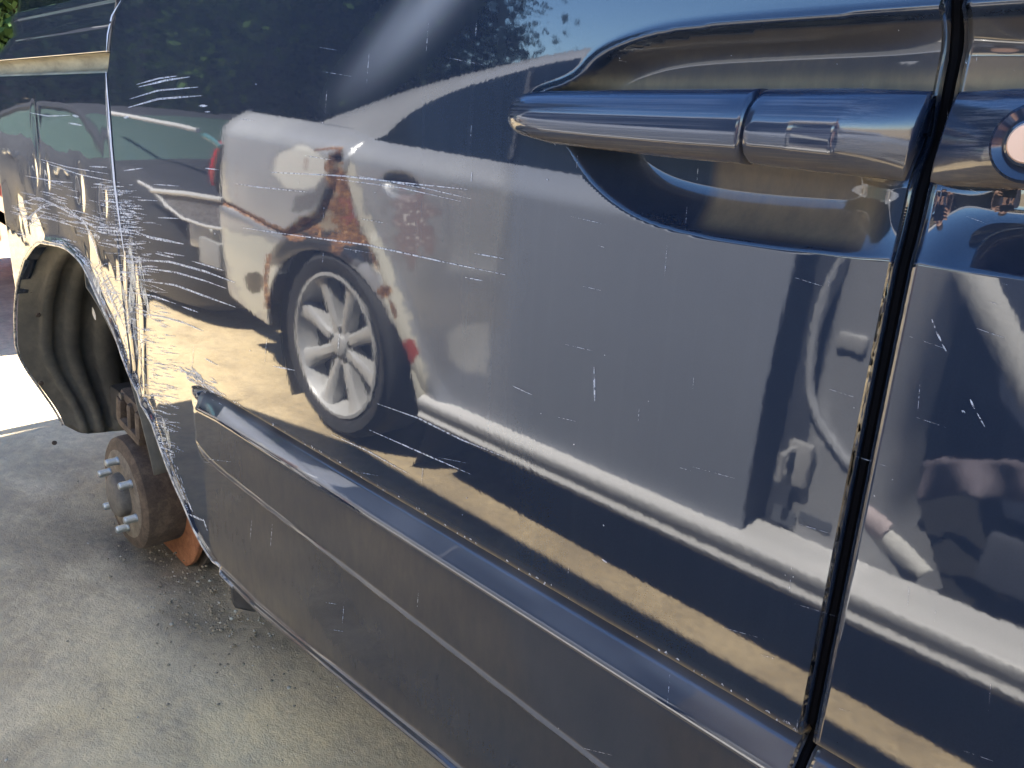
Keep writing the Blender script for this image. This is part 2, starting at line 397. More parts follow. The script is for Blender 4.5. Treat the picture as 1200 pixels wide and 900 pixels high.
CREASE = smooth_poly(CREASE, 2, False)
def S(x, z):
    x = np.asarray(x, float); z = np.asarray(z, float)
    y = np.zeros(np.broadcast(x, z).shape)
    # gentle barrel of the panels
    y = y+.010*(z+.12)**2+.0006*vnoise(x, z, 3.1, 5)*.3
    dx = np.maximum(0, np.interp(z, [-.3, -.1, .04, .13], [-2.45, -2.40, -2.20, -1.80])-x)
    y = y+np.minimum(.9*dx*dx, .28*dx)
    fx = np.maximum(0, x-1.35); y = y+.30*fx*fx
    # groove and ledge over the lower cladding
    mk = sstep(TIP-.006, TIP+.022, x)
    e = np.interp(z, [-.522, -.414, -.410, -.391, -.386, -.381, -.3785], [-.0100, -.0100, -.0092, .0030, .0120, .0110, 0.])
    top = np.interp(x, [TIP, TIP+.03, TIP+.10], [-.012, -.004, 0.])  # the tip of the groove tapers
    e2 = np.interp(z-top, [-.522, -.414, -.410, -.391, -.386, -.381, -.3785], [-.0100, -.0100, -.0092, .0030, .0120, .0110, 0.])
    low = np.interp(z, [-.70, -.52], [.35, 1.])
    dcr = seg_dist(x, z, CREASE)
    below = (z < np.interp(x, [p[0] for p in CREASE[3:]], [p[1] for p in CREASE[3:]])) | (x < TIP-.0005)
    sg = np.where(below, dcr, -dcr)
    clad = e2*mk
    # rounded bead on the cladding crease, then a 4 mm step back
    wst = .0055+.030*np.exp(-((x-TIP)/.06)**2); t = sstep(-.001, 1, sg/wst)
    bead = -.0026*np.exp(-(dcr/.0032)**2)*sstep(TIP-.004, TIP+.06, x)
    act = sstep(-.395, -.42, z)*sstep(TIP-.02, TIP+.004, x)
    lowoff = -.0025*low*sstep(TIP-.01, -.90, x)*(z < -.40)
    y = y+clad*(1-t)+lowoff*t+act*bead
    # rolled bottom edge
    db = z-z_bot(x)
    on = (x > -1.08)
    y = y+np.where(on, -.0085*np.exp(-((db-.008)/.0058)**2)+.004*sstep(.003, 0, db), 0)
    # handle pocket in both doors, with a saddle between them at the gap
    s = sdf(x, z, POCK)
    t = np.clip(s/np.where(z > .015, .021, .034), 0, 1)
    dep = .021*(1-(1-t)**2.1)
    sad = 1-.80*np.exp(-(np.abs(x+.1625)/.030)**2.4)*sstep(.02, -.02, z)
    sad = sad*(1-.35*np.exp(-(np.abs(x+.1625)/.03)**2)*sstep(.0, .03, z))
    y = y+np.where(s > 0, dep*sad, 0)
    # raised key-line above the pocket
    y = y-.0012*np.exp(-(s/.003)**2)*(s < .0)*(z > .0)
    # crash damage: quarter panel and rear edge of the sliding door
    w = sstep(.02, -.06, z)*sstep(-1.19, -1.34, x)*sstep(-.72, -.60, z)
    wq = w*sstep(-1.38, -1.43, x)*sstep(-2.3, -2.05, x)
    y = y+.0018*w*vnoise(x, z, 9, 11)*sstep(-1.25, -1.36, x)*sstep(-.12, -.22, z)
    y = y+wq*(.0010*vnoise(x, z, 3.0, 12)+.00010*vnoise(x, z*1.3, 24, 14))
    y = y+wq*.00015*vnoise(x, z, 45, 15)*sstep(-.16, -.24, z)
    # upright crumple along the shut line
    for cx, cz, sx, sz, a in ((-1.355, -.36, .012, .11, .0038), (-1.335, -.44, .010, .09, -.0032), (-1.372, -.30, .009, .07, -.0022), (-1.31, -.50, .010, .06, .0016), (-1.45, -.15, .016, .034, .0024), (-1.57, -.14, .020, .036, .0030), (-1.76, -.13, .014, .028, .0022), (-1.84, -.125, .018, .030, .0026), (-1.80, -.07, .012, .05, .0022)):
        y = y+a*np.exp(-((x-cx-.18*(z-cz))/sx)**2-((z-cz)/sz)**2)
    # flared arch lip
    da = seg_dist(x, z, ARCH)
    y = y-.0045*np.exp(-(da/.010)**2)*(x < -1.1)
    return y
def paint_attrs(x, z):
    """finish of the paint: rubbed film, grime, chips, painted glare and reflection"""
    px, py = van_px(np.stack([x, np.zeros_like(x), z], -1))
    s = sdf(x, z, POCK)
    dirt_reflection = np.zeros_like(x)
    dirt_reflection = np.maximum(dirt_reflection, .62*sstep(-.25, -.275, -x)*0)
    lowp = (s > .002)*sstep(.01, -.01, z)
    dirt_reflection += lowp*sstep(-.305, -.29, x)*sstep(-.172, -.19, x)*.34*sstep(.0, .010, s)
    dirt_reflection += (s > .0)*sstep(.022, .030, z)*np.exp(-((z-.036)/.006)**2)*.55
    dirt_reflection += (s > .004)*(z > .03)*.10
    lx = (x > -1.12)*(x < .96)
    dirt_reflection += lx*np.exp(-((z+.3795)/.0035)**2)*.75                    # grime in the groove
    dirt_reflection += lx*.10*sstep(-.405, -.43, z)*np.interp(x, [-1.1, -.1], [1., .55])*np.clip(.55+.75*vnoise(x+.5*z, z*1.3, 4.5, 25)+.3*vnoise(x, z, 13, 26), .08, 1.5)+lx*.08*sstep(-.60, -.66, z)  # dust film that also paints the ground's brown reflection
    wear_glare = np.zeros_like(x)
    # a painted streak of glare running down from the window, and the matt film of old scuffing
    a = seg_dist(px, py, [(560, -60), (392, 135)]); wear_glare += .38*np.exp(-(a/22)**2)*sstep(150, 10, py)
    a = seg_dist(px, py, [(510, -60), (470, 10), (400, 110)]); wear_glare += .06*np.exp(-(a/8)**2)*sstep(150, 20, py)
    wear_glare += .003+.012*sstep(-.5, -1.0, x)*sstep(-.25, 0., z)
    wear_glare += (s > .004)*(z > .035)*(.05+.10*np.exp(-((z-.050-.02*(x+.3)*0)/.006)**2)*sstep(-.37, -.33, x)*sstep(-.19, -.26, x)*(vnoise(x*3, z*3, 120, 21)*.5+.6))
    wear_glare += lx*.14*sstep(-.412, -.405, z)*sstep(-.383, -.388, z)*(1+.5*vnoise(x, z*4, 18, 23))
    dirt_reflection += lx*sstep(-.413, -.42, z)*.05*(1+vnoise(x, z, 6, 24))
    chip_glint = np.zeros_like(x)
    dsh = np.abs(x-x_rear(z))
    chip_glint += .34*np.exp(-(dsh/.0035)**2)*(z < .07)*(z > -.7)
    chip_glint += .08*np.exp(-(np.abs(x-XG)/.0018)**2)*(z < -.06)
    dcr = seg_dist(x, z, CREASE); chip_glint += .20*np.exp(-(dcr/.0022)**2)*(x > -1.2)  # crease highlight, painted as pale flecks
    chip_glint += lx*.30*np.exp(-((z+.3775)/.0018)**2)*(vnoise(x*6, z, 40, 22) > .2)
    da = seg_dist(x, z, ARCH); chip_glint += .42*np.exp(-(da/.006)**2)*(x < -1.12)
    # scraped zones around the shut line and the arch
    zone = np.exp(-(seg_dist(px, py, [(160, 285), (158, 330), (165, 385)])/7)**2)*.40+np.exp(-(seg_dist(px, py, [(178, 400), (190, 470), (200, 525)])/10)**2)*.22+np.exp(-(seg_dist(px, py, [(112, 262), (122, 300), (140, 360), (160, 430)])/6)**2)*.28
    zone += np.exp(-(seg_dist(px, py, [(35, 262), (60, 243), (95, 255), (112, 280)])/7)**2)*.30+np.exp(-(seg_dist(px, py, [(212, 432), (250, 465)])/5)**2)*.33
    chip_glint += zone
    return {'wear_glare': wear_glare, 'dirt_reflection': np.clip(dirt_reflection, 0, 1), 'chip_glint': chip_glint, 'rub': np.ones_like(x)}
def loc(P): P = np.array(P, float); P[..., 2] += H0; return P     # van root sits on the ground

van = empty('minivan', Vector(VAN_ROOT), 0, 'dark navy minivan with scraped sliding door, crumpled rear arch and no rear wheel', 'van')
van.rotation_euler = (0, -PITCH, 0)

def nodes(lo, hi, base, zones):
    """sample positions from lo to hi, denser inside zones (a, b, step)"""
    out = [lo]; 
    while out[-1] < hi-1e-6:
        st = base
        for a, b, s_ in zones:
            if a-.002 <= out[-1] <= b: st = min(st, s_)
        out.append(min(hi, out[-1]+st))
    return np.array(out)
def panel(name, un, zn, xa, xb, zfun, parent, mat, flange=(1, 1, 1, 1), flip=False):
    """skin panel from x = xa(z) to xb(z); zfun(x, z) bends the rows; its edges are rolled inward"""
    eu = [(0, .022), (0, .003), (.0009, .0009)]
    U = [(u, 0., 0.) for u in un]
    lead = [(0., o, y) for o, y in eu] if flange[0] else []
    tail = [(1., -o, y) for o, y in eu[::-1]] if flange[1] else []
    if flange[0]: U[0] = (0., .003, 0.)
    if flange[1]: U[-1] = (1., -.003, 0.)
    U = lead+U+tail
    Zr = [(z, 0., 0.) for z in zn]
    if flange[2]: Zr[0] = (zn[0], .003, 0.); Zr = [(zn[0], o, y) for o, y in eu]+Zr
    if flange[3]: Zr[-1] = (zn[-1], -.003, 0.); Zr = Zr+[(zn[-1], -o, y) for o, y in eu[::-1]]
    u = np.array([a[0] for a in U])[None]; uo = np.array([a[1] for a in U])[None]; uy = np.array([a[2] for a in U])[None]
    zz = np.array([a[0] for a in Zr])[:, None]; zo = np.array([a[1] for a in Zr])[:, None]; zy = np.array([a[2] for a in Zr])[:, None]
    x = xa(zz)*(1-u)+xb(zz)*u+uo; z = zfun(x, zz+zo*np.ones_like(x))
    y = S(x, z)+np.maximum(uy, zy)
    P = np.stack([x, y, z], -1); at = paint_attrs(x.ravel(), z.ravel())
    return grid(name, loc(P), mat, parent, flip=flip, attrs=at)
ZT = .165
def door_rows(x, z):                           # lowest rows follow the bottom edge of the door
    return z+(z_bot(x)-(-.687))*np.clip((-.54-z)/.147, 0, 1)
zn = nodes(-.687, ZT, .0045, [(-.687, -.67, .0015), (-.525, -.46, .0016), (-.42, -.374, .0012), (-.064, .075, .0016)])
L_ = 1.24
un_x = nodes(0, L_, .0045, [(0, .12, .0028), (.72, L_, .0028)]); un = un_x/L_
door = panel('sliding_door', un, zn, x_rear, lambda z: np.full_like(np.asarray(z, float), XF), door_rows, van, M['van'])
unf = nodes(0, 1.1, .012, [(0, .30, .0028)])/1.1
fdoor = panel('front_door', unf, zn, lambda z: np.full_like(np.asarray(z, float), XG), lambda z: np.full_like(np.asarray(z, float), .945), door_rows, van, M['van'])
# rear quarter panel: below the slide rail down to the arch, and the strip above the rail
def quarter():
    xs = -1.398-nodes(0, 1.082, .004, [(0, .75, .0035)])
    top = .054
    rearlow = np.array([(-1.83, -.262), (-1.92, -.288), (-2.0, -.326), (-2.09, -.39), (-2.15, -.462), (-2.20, -.50), (-2.26, -.52), (-2.48, -.54)])
    cx = np.concatenate([rearlow[::-1, 0], ax_]); cz = np.concatenate([rearlow[::-1, 1], az_])
    xb_ = -1.398+(xs+1.398)*.665; zl = np.interp(xb_, cx, cz)
    vv = np.concatenate([[0, 0, .003], np.linspace(.010, 1, 96)]); yy = np.array([.025, .003]+[0.]*97)
    edge_top = np.array([0.]*98+[0]); vv = np.concatenate([vv, [1.]]); yy = np.concatenate([yy, [.02]])
    X = np.broadcast_to(xs[None], (len(vv), len(xs))); Z = zl[None]+(top-zl[None])*vv[:, None]
    X = -1.398+(X+1.398)*np.interp(Z, [-.07, .01], [.665, 1.])
    # front edge follows the shut line
    shift = (np.interp(Z, [-.35, -.23, -.066, 0, .054], [-1.394, -1.393, -1.391, -1.386, -1.375])-.0055)-(-1.398)
    X = X+shift*np.clip((X+1.60)/.2, 0, 1)
    Y = S(X, Z)+yy[:, None]
    P = np.stack([X, Y, Z], -1); P = np.concatenate([P, P[:, -1:]+np.array([-.001, .003, 0]), P[:, -1:]+np.array([0, .03, 0])], 1)
    P = np.concatenate([P[:, :1]+np.array([0, .022, 0]), P[:, :1]+np.array([0.001, .002, 0]), P], 1)
    o = grid('rear_quarter_panel', loc(P), M['van'], van, flip=True, attrs=paint_attrs(P[..., 0].ravel(), P[..., 2].ravel()))
    z2 = np.concatenate([[.0845, .0845], np.linspace(.086, ZT, 24), [ZT]]); y2 = np.array([.02]+[0.]*25+[.02])
    X2 = np.broadcast_to(xs[None], (len(z2), len(xs))).copy(); Z2 = np.broadcast_to(z2[:, None], X2.shape).copy()
    X2 += (np.interp(Z2, [.054, .11, .165], [-1.375, -1.34, -1.29])-.0055+1.398)*np.clip((X2+1.60)/.2, 0, 1)
    wl = .1475
    P2 = np.stack([X2, S(X2, Z2)+y2[:, None]-.0018*np.exp(-((Z2-.128-.004*X2)/.003)**2)-.003*np.exp(-((Z2-.155)/.003)**2), Z2], -1)
    P2 = np.concatenate([P2[:, :1]+np.array([0, .022, 0]), P2[:, :1]+np.array([.001, .002, 0]), P2], 1)
    grid('upper_quarter_panel', loc(P2), M['van'], van, flip=True, attrs=paint_attrs(P2[..., 0].ravel(), P2[..., 2].ravel()))
quarter()
# slide rail channel between the two
def rail():
    xs = np.linspace(-1.384, -2.47, 60); prof = [(.0835, .004), (.083, .020), (.079, .026), (.066, .027), (.060, .020), (.0585, .008), (.0565, .0035), (.0542, .003)]
    P = np.array([[(x, S(x, .07)+y, z) for z, y in prof] for x in xs])
    n = NT('dusty_slide_rail'); f = n.noise(40, 6, .7, stretch=(.3, 1, 1)); n.p(Base_Color=n.mix(n.ramp(f, [(.3, 0.), (.7, 1.)]), (.16, .13, .075), (.36, .30, .18)), Roughness=.8)
    grid('slide_rail', loc(P), n.m, van, flip=False)
rail()
# dark body shell behind the gaps
BM().box((-.163, .045, -.26+H0), (.07, .03, .86)).build('door_pillar', M['dark'], van)
BM().box((-1.345, .045, -.04+H0), (.12, .03, .30)).build('rear_pillar', M['dark'], van)
# rubber seal deep in the front gap
BM().tube([(XF+.0030, S(-.1625, z)+.0075, z+H0) for z in np.linspace(-.66, .16, 60)], .0036, 8).build('door_seal', simple('matt_door_rubber', (.003, .003, .0035), .95, Specular_IOR_Level=.05), van)

# handles: one part per piece, sunk in the pocket
def lofted(xs, zt, zb, yo, yi, n=28, p=2.6):
    P = []
    for x, a, b, o, i in zip(xs, zt, zb, yo, yi):
        c = (a+b)/2; h = (a-b)/2; yc = (o+i)/2; d = (i-o)/2; row = []
        for k in range(n):
            t = 2*math.pi*k/n; cs, sn = math.cos(t), math.sin(t)
            row.append((x, yc-d*math.copysign(abs(cs)**(2/p), cs), c+h*math.copysign(abs(sn)**(2/p), sn)))
        P.append(row)
    return np.array(P)
def handle_piece(name, xs, zt, zb, yo, yi, parent, mat, p=2.6, xshear=0.):
    P = lofted(xs, zt, zb, yo, yi, 44, p)
    if xshear: P[..., 0] += xshear*(P[..., 2]-P[..., 2].mean())
    A = P[:1].mean(1, keepdims=True); B = P[-1:].mean(1, keepdims=True)
    A = np.repeat(A, P.shape[1], 1); B = np.repeat(B, P.shape[1], 1)
    P = np.concatenate([A, P, B])
    x = P[..., 0].ravel()
    return grid(name, loc(P), mat, parent, flip=False, wu=True, attrs={'wear_glare': np.full_like(x, .01), 'dirt_reflection': .0*x+.22*sstep(.004, -.010, P[..., 2].ravel()), 'chip_glint': 0*x, 'rub': sstep(x.min()+.004, x.min()+.02, x)*sstep(x.max()-.006, x.max()-.03, x)})
def px_top(px, py, y): q = at_y(px, py, y); return q[0], q[2]
yh = -.020
tops = [px_top(*p, yh) for p in ((560, 110), (612, 107), (640, 105), (700, 104), (800, 103), (890, 102))]
bots = [px_top(*p, yh) for p in ((560, 152), (612, 160), (640, 168), (700, 176), (800, 187), (880, 194))]
xs = np.linspace(-.452, -.2562, 70); xs = np.concatenate([[-.4698, -.4692, -.4680, -.466, -.463, -.4595, -.456], xs])
tx = np.interp(xs, [t[0] for t in tops], [t[1] for t in tops]); bx = np.interp(xs, [t[0] for t in bots], [t[1] for t in bots])
k = np.sqrt(np.clip((xs+.4700)/.026, 0, 1)*(2-np.clip((xs+.4700)/.026, 0, 1))); md = (tx+bx)/2
tx = md+(tx-md)*np.maximum(.10, k); bx = md+(bx-md)*np.maximum(.10, k)
yo = -.002-.026*np.sqrt(np.clip((xs+.4700)/.040, 0, 1)*(2-np.clip((xs+.4700)/.040, 0, 1))); yi = np.full_like(xs, .012)
hd = handle_piece('door_handle', xs, tx, bx, yo, yi, door, M['handle'], 2.5, .10)
# fixed end cap of the handle
tops = [px_top(*p, yh) for p in ((890, 102), (1000, 101), (1093, 102))]; bots = [px_top(*p, yh) for p in ((880, 194), (1000, 208), (1080, 219))]
xs = np.concatenate([[-.2536, -.2528], np.linspace(-.2510, -.172, 40), [-.1695, -.1685]])
tx = np.interp(xs, [t[0] for t in tops], [t[1] for t in tops]); bx = np.interp(xs, [t[0] for t in bots], [t[1] for t in bots])
k = np.ones_like(xs); k[0] = .93; k[1] = .975; md = (tx+bx)/2; tx = md+(tx-md)*k; bx = md+(bx-md)*k
bul = np.interp(xs, [-.2536, -.25, -.225, -.20, -.18, -.1685], [-.0275, -.0285, -.030, -.026, -.010, .000])
handle_piece('handle_base', xs, tx, bx, bul, np.full_like(xs, .018), door, M['handle'], 2.4, .10)
BM().tube([(-.2546, -.004, .029+H0), (-.2549, -.020, .018+H0), (-.2552, -.020, .002+H0), (-.2555, -.004, -.006+H0)], .0024, 8).build('handle_joint', M['rubber'], door)
# front door handle base with its key lock
tops = [px_top(*p, yh) for p in ((1100, 102), (1160, 100), (1260, 98))]; bots = [px_top(*p, yh) for p in ((1095, 219), (1160, 222), (1260, 228))]
xs = np.concatenate([[-.1555, -.1545], np.linspace(-.152, -.06, 40), [-.0588, -.058]])
tx = np.interp(xs, [t[0] for t in tops], [t[1] for t in tops]); bx = np.interp(xs, [t[0] for t in bots], [t[1] for t in bots])
bul = np.interp(xs, [-.1555, -.145, -.13, -.115, -.09, -.058], [.002, -.004, -.013, -.021, -.024, -.024])
handle_piece('handle_base', xs, tx, bx, bul, np.full_like(xs, .018), fdoor, M['handle'], 2.4, .10)
lc = at_y(1212, 168, -.022)
b = BM().lathe([(.0005, -.030), (.0095, -.0300), (.0105, -.0292), (.0105, -.024), (.0165, -.0262), (.0180, -.0245), (.0185, -.010)], (lc[0], 0, lc[2]+H0), 40)
lk = b.build('key_lock_rim', M['handle'], fdoor)
b = BM().lathe([(.0002, -.0312), (.0085, -.0312), (.0092, -.0305), (.0092, -.0285)], (lc[0], 0, lc[2]+H0), 32).box((lc[0], -.0314, lc[2]+H0), (.0018, .0008, .009))
b.build('key_lock', simple('pale_lock_face', (.55, .36, .26), .35, .6), fdoor)
xs = np.concatenate([[-.0555, -.0548], np.linspace(-.053, .075, 30), [.082, .086]])
handle_piece('door_handle', xs, np.interp(xs, [-.056, .06, .086], [.031, .030, .018]), np.interp(xs, [-.056, .06, .086], [-.006, -.002, .008]), np.interp(xs, [-.056, .04, .086], [-.028, -.028, -.008]), np.full_like(xs, .012), fdoor, M['handle'], 2.5)

# scratches: fine ribbons lying on the paint
SB = BM(); SF = BM(); QUEUE = []
def scratch(pts, w=1.4, B=SB, off=.0006):
    """w is its width in photograph pixels"""
    n = max(3, int(sum(math.dist(a, b) for a, b in zip(pts[:-1], pts[1:]))/5))
    d = np.concatenate([[0], np.cumsum([math.dist(a, b) for a, b in zip(pts[:-1], pts[1:])])])
    xs_ = [p[0] for p in pts]; ys_ = [p[1] for p in pts]; t = np.linspace(0, d[-1], n+1)
    x = np.interp(t, d, xs_); y = np.interp(t, d, ys_)
    tx = np.interp(t+1, d, xs_)-np.interp(t-1, d, xs_); ty = np.interp(t+1, d, ys_)-np.interp(t-1, d, ys_); l = np.maximum(1e-6, np.hypot(tx, ty))
    k = np.arange(n+1); hw = .5*w*(.25+.75*np.minimum(1, np.minimum(3*k/n, 3*(n-k)/n)))
    QUEUE.append((B, off, np.stack([np.stack([x+ty/l*hw, y-tx/l*hw], 1), np.stack([x-ty/l*hw, y+tx/l*hw], 1)], 1).reshape(-1, 2)))
def lay_scratches():
    Q = np.concatenate([q[2] for q in QUEUE]); off = np.concatenate([np.full(len(q[2]), q[1]) for q in QUEUE])
    R = np.stack([Q[:, 0]-600, Q[:, 1]-450, np.full(len(Q), FPX)], 1)@RC
    y = np.zeros(len(Q))
    for _ in range(7):
        t = (y-CAMV[1])/R[:, 1]; P = CAMV+t[:, None]*R; y = S(P[:, 0], P[:, 2])-off
    t = (y-CAMV[1])/R[:, 1]; P = CAMV+t[:, None]*R; P[:, 2] += H0; i = 0
    for B, o, q in QUEUE:
        n = len(q); B.add(P[i:i+n], [(2*j, 2*j+1, 2*j+3, 2*j+2) for j in range(n//2-1)]); i += n
    QUEUE.clear()
for pts, w in [([(160, 99), (185, 92), (207, 89)], 1.6), ([(162, 102), (195, 94), (222, 90)], 2.2), ([(152, 116), (185, 106), (232, 102)], 1.8), ([(150, 126), (185, 116), (237, 112)], 2.2), ([(233, 124), (243, 124)], 2.6), ([(240, 131), (246, 131)], 1.4), ([(145, 138), (151, 137)], 2.6),
               ([(145, 200), (167, 197)], 1.4), ([(240, 197), (256, 199)], 1.4), ([(180, 216), (210, 218)], 1.0), ([(185, 255), (209, 256)], 1.4),
               ([(160, 272), (175, 278), (190, 281), (215, 286)], 3.0), ([(182, 297), (204, 302)], 2.0), ([(192, 296), (216, 300)], 1.8), ([(158, 304), (200, 307), (240, 318), (275, 331)], 2.4), ([(160, 313), (205, 319), (240, 329), (265, 338)], 1.9), ([(168, 329), (205, 334), (240, 347), (276, 360)], 2.1), ([(145, 341), (180, 347), (206, 356)], 2.0), ([(213, 359), (232, 366)], 1.8), ([(160, 367), (190, 371), (215, 378), (238, 388)], 2.0), ([(225, 306), (262, 317)], 1.4),
               ([(285, 267), (340, 275), (430, 287), (520, 307), (592, 322)], 1.5), ([(320, 429), (345, 434)], 1.4), ([(442, 473), (490, 490), (540, 515), (592, 536)], 1.6), ([(433, 504), (490, 529), (552, 556)], 1.5), ([(388, 509), (430, 528), (480, 556)], 1.2), ([(556, 297), (590, 303)], 1.2), ([(545, 325), (566, 329)], 1.2),
               ([(318, 202), (400, 206), (470, 214), (548, 222)], 1.5), ([(395, 210), (470, 220), (540, 236)], .9), ([(420, 206), (500, 221), (552, 233)], .9), ([(275, 215), (300, 219), (360, 225)], .9),
               ([(205, 432), (235, 442)], 2.2), ([(240, 420), (255, 428)], 1.2), ([(696, 430), (697, 470)], 2.0), ([(1092, 374), (1096, 385)], 1.6), ([(1097, 388), (1103, 400)], 2.0), ([(1104, 403), (1110, 414)], 1.6), ([(1137, 468), (1142, 479)], 2.0), ([(1145, 484), (1154, 500)], 1.4), ([(1127, 481), (1131, 484)], 2.5), ([(600, 452), (624, 463)], 1.0), ([(705, 655), (712, 660)], 1.5), ([(220, 602), (240, 611)], 2.4), ([(238, 608), (243, 622)], 1.3),
               ([(30, 206), (60, 212), (85, 214)], 1.3), ([(35, 132), (55, 136), (82, 135)], 1.4), ([(85, 135), (92, 137)], 2.6), ([(80, 144), (96, 147)], 2.0), ([(105, 195), (125, 196)], 1.6), ([(50, 190), (95, 205), (140, 214)], 1.3), ([(45, 186), (80, 196), (128, 204)], 1.0), ([(20, 240), (45, 231), (70, 243), (110, 266), (150, 268)], 2.0), ([(25, 262), (48, 243), (62, 240)], 2.2), ([(28, 268), (52, 250)], 1.6), ([(110, 268), (150, 272), (165, 276)], 1.8), ([(116, 340), (145, 345)], 1.8), ([(115, 284), (150, 290)], 1.6),
               ([(75, 240), (100, 262), (112, 290), (118, 318)], 1.8), ([(118, 320), (130, 350), (146, 385)], 2.2), ([(122, 318), (136, 345), (150, 372)], 1.6)]:
    scratch(pts, w)
rs = random.Random(11)
for _ in range(190):                          # short scuffs across the shut line and along the arch
    y = rs.uniform(212, 330); c = np.interp(y, [212, 330], [137, 158]); l = rs.uniform(6, 24); x = c+rs.gauss(0, 12)
    scratch([(x-l/2, y), (x, y+rs.uniform(-.5, 1.)), (x+l/2, y+rs.uniform(-.5, 2.5))], rs.choice([.8, 1., 1.3, 1.8]), rs.choice([SB, SF, SF]))
for _ in range(190):
    y = rs.uniform(330, 532); c = np.interp(y, [330, 400, 532], [168, 182, 199]); hw = np.interp(y, [330, 400, 532], [22, 22, 10]); x = c+rs.uniform(-1, 1)*hw; l = rs.uniform(4, 20)
    if x < np.interp(y, [347, 389, 430, 480, 527, 563], [122, 140, 153, 178, 195, 207]): continue
    scratch([(x-l/2, y), (x+l/2, y+l*rs.uniform(.05, .45))], rs.choice([.8, 1., 1.4]), rs.choice([SB, SF, SF]))
for _ in range(70):
    t = rs.random(); x = 210+45*t+rs.gauss(0, 4); y = 428+38*t+rs.gauss(0, 4); l = rs.uniform(3, 12)
    scratch([(x, y), (x+l, y+l*rs.uniform(.3, 1.))], rs.choice([.8, 1.2, 1.8]), rs.choice([SB, SB, SF]))
for _ in range(60):                           # hooked marks beside the arch
    t = rs.random(); x = 112+48*t+rs.gauss(0, 3); y = 318+85*t+rs.gauss(0, 4)
    if x < np.interp(y, [312, 347, 389, 430], [104, 120, 140, 153]): continue
    scratch([(x, y+5), (x+4, y-1), (x+9, y-3)], rs.choice([.9, 1.3]), rs.choice([SB, SF, SF]))
for _ in range(120):                           # scuffs on the quarter panel above the arch
    x = rs.uniform(20, 128); y = np.interp(x, [20, 60, 128], [262, 240, 262])+rs.gauss(0, 14); l = rs.uniform(6, 22)
    if y > np.interp(x, [10, 30, 55, 90, 116, 130], [315, 288, 279, 294, 338, 370]): continue
    scratch([(x-l/2, y-.1*l), (x+l/2, y+.15*l)], rs.choice([.8, 1.1, 1.5]), rs.choice([SB, SF, SF]))
for _ in range(150):                          # scrapes that follow the edge of the arch
    t = rs.random(); k = rs.uniform(0, 13); i = int(k); a_, b_ = ARCH_PX[i], ARCH_PX[min(i+1, 13)]; x = a_[0]+(b_[0]-a_[0])*(k-i)+abs(rs.gauss(3, 4)); y = a_[1]+(b_[1]-a_[1])*(k-i)-abs(rs.gauss(1, 3)); dx, dy = b_[0]-a_[0], b_[1]-a_[1]; l_ = math.hypot(dx, dy) or 1; l = rs.uniform(3, 16)
    if k > 10: continue
    scratch([(x, y), (x+dx/l_*l, y+dy/l_*l)], rs.choice([.8, 1.2, 1.8]), rs.choice([SB, SF, SF]))
for _ in range(120):                          # hairlines and specks all over the doors
    x = rs.uniform(210, 1190); y = rs.uniform(20, 880)
    if x < np.interp(y, [560, 690, 900], [215, 300, 560])+6: continue
    if rs.random() < .35: l = rs.uniform(.8, 2.2); scratch([(x, y), (x+l*.6, y+l)], rs.uniform(.7, 1.3), SB)
    elif rs.random() < .5: l = rs.uniform(8, 40); scratch([(x, y), (x-l*.08, y+l)], .6, SF)
    else: l = rs.uniform(10, 50); scratch([(x, y), (x+l, y+l*np.interp(x, [200, 1100], [.12, .35]))], .55, SF)
for _ in range(70):                          # flaked edge of the groove above the cladding
    x = rs.uniform(-1.08, -.17); l = rs.uniform(.001, .005); z = -.376+rs.uniform(-.001, .0025); y = -.0003+.010*(z+.12)**2-.0009
    SB.add([(x, y, z+H0), (x+l, y, z+H0), (x+l*.7, y, z+.0012+H0), (x+l*.2, y, z+.0016+H0)], [(0, 1, 2, 3)])
lay_scratches()
tag(SB.build('paint_scratches', M['scratch'], door, False), kind='stuff')
tag(SF.build('faint_scratches', M['scratch_faint'], door, False), kind='stuff')
# creamy filler smears at the shut line
FB = BM()
for pts, w in [([(152, 288), (156, 330), (151, 388)], 7), ([(163, 300), (168, 340), (176, 372)], 5), ([(108, 318), (114, 335), (119, 350)], 5), ([(142, 330), (149, 360), (151, 392)], 4), ([(157, 390), (163, 420), (170, 440)], 2), ([(190, 490), (196, 508), (200, 528)], 4), ([(184, 512), (194, 516)], 6), ([(108, 360), (112, 375)], 3)]: scratch(pts, w, FB, .0004)
lay_scratches(); tag(FB.build('filler_smears', scratch_mat('cream_filler_smear', (.62, .57, .46), .40, .60, 90, (1, 1, .35)), door, False), kind='stuff')
# worn white edge along the shut line
EB = BM()
def edge_strip(pts, w): scratch(pts, w, EB, .0012)
edge_strip([(142, 0), (131, 18), (126, 40), (124.5, 61)], 1.6); edge_strip([(124, 84), (126.5, 120), (130, 170), (134, 215), (140, 260), (146, 300)], 2.2)
lay_scratches(); EB.build('chipped_edge', simple('chipped_edge_primer', (.40, .42, .47), .5, scale=200, var=.3), door, False)
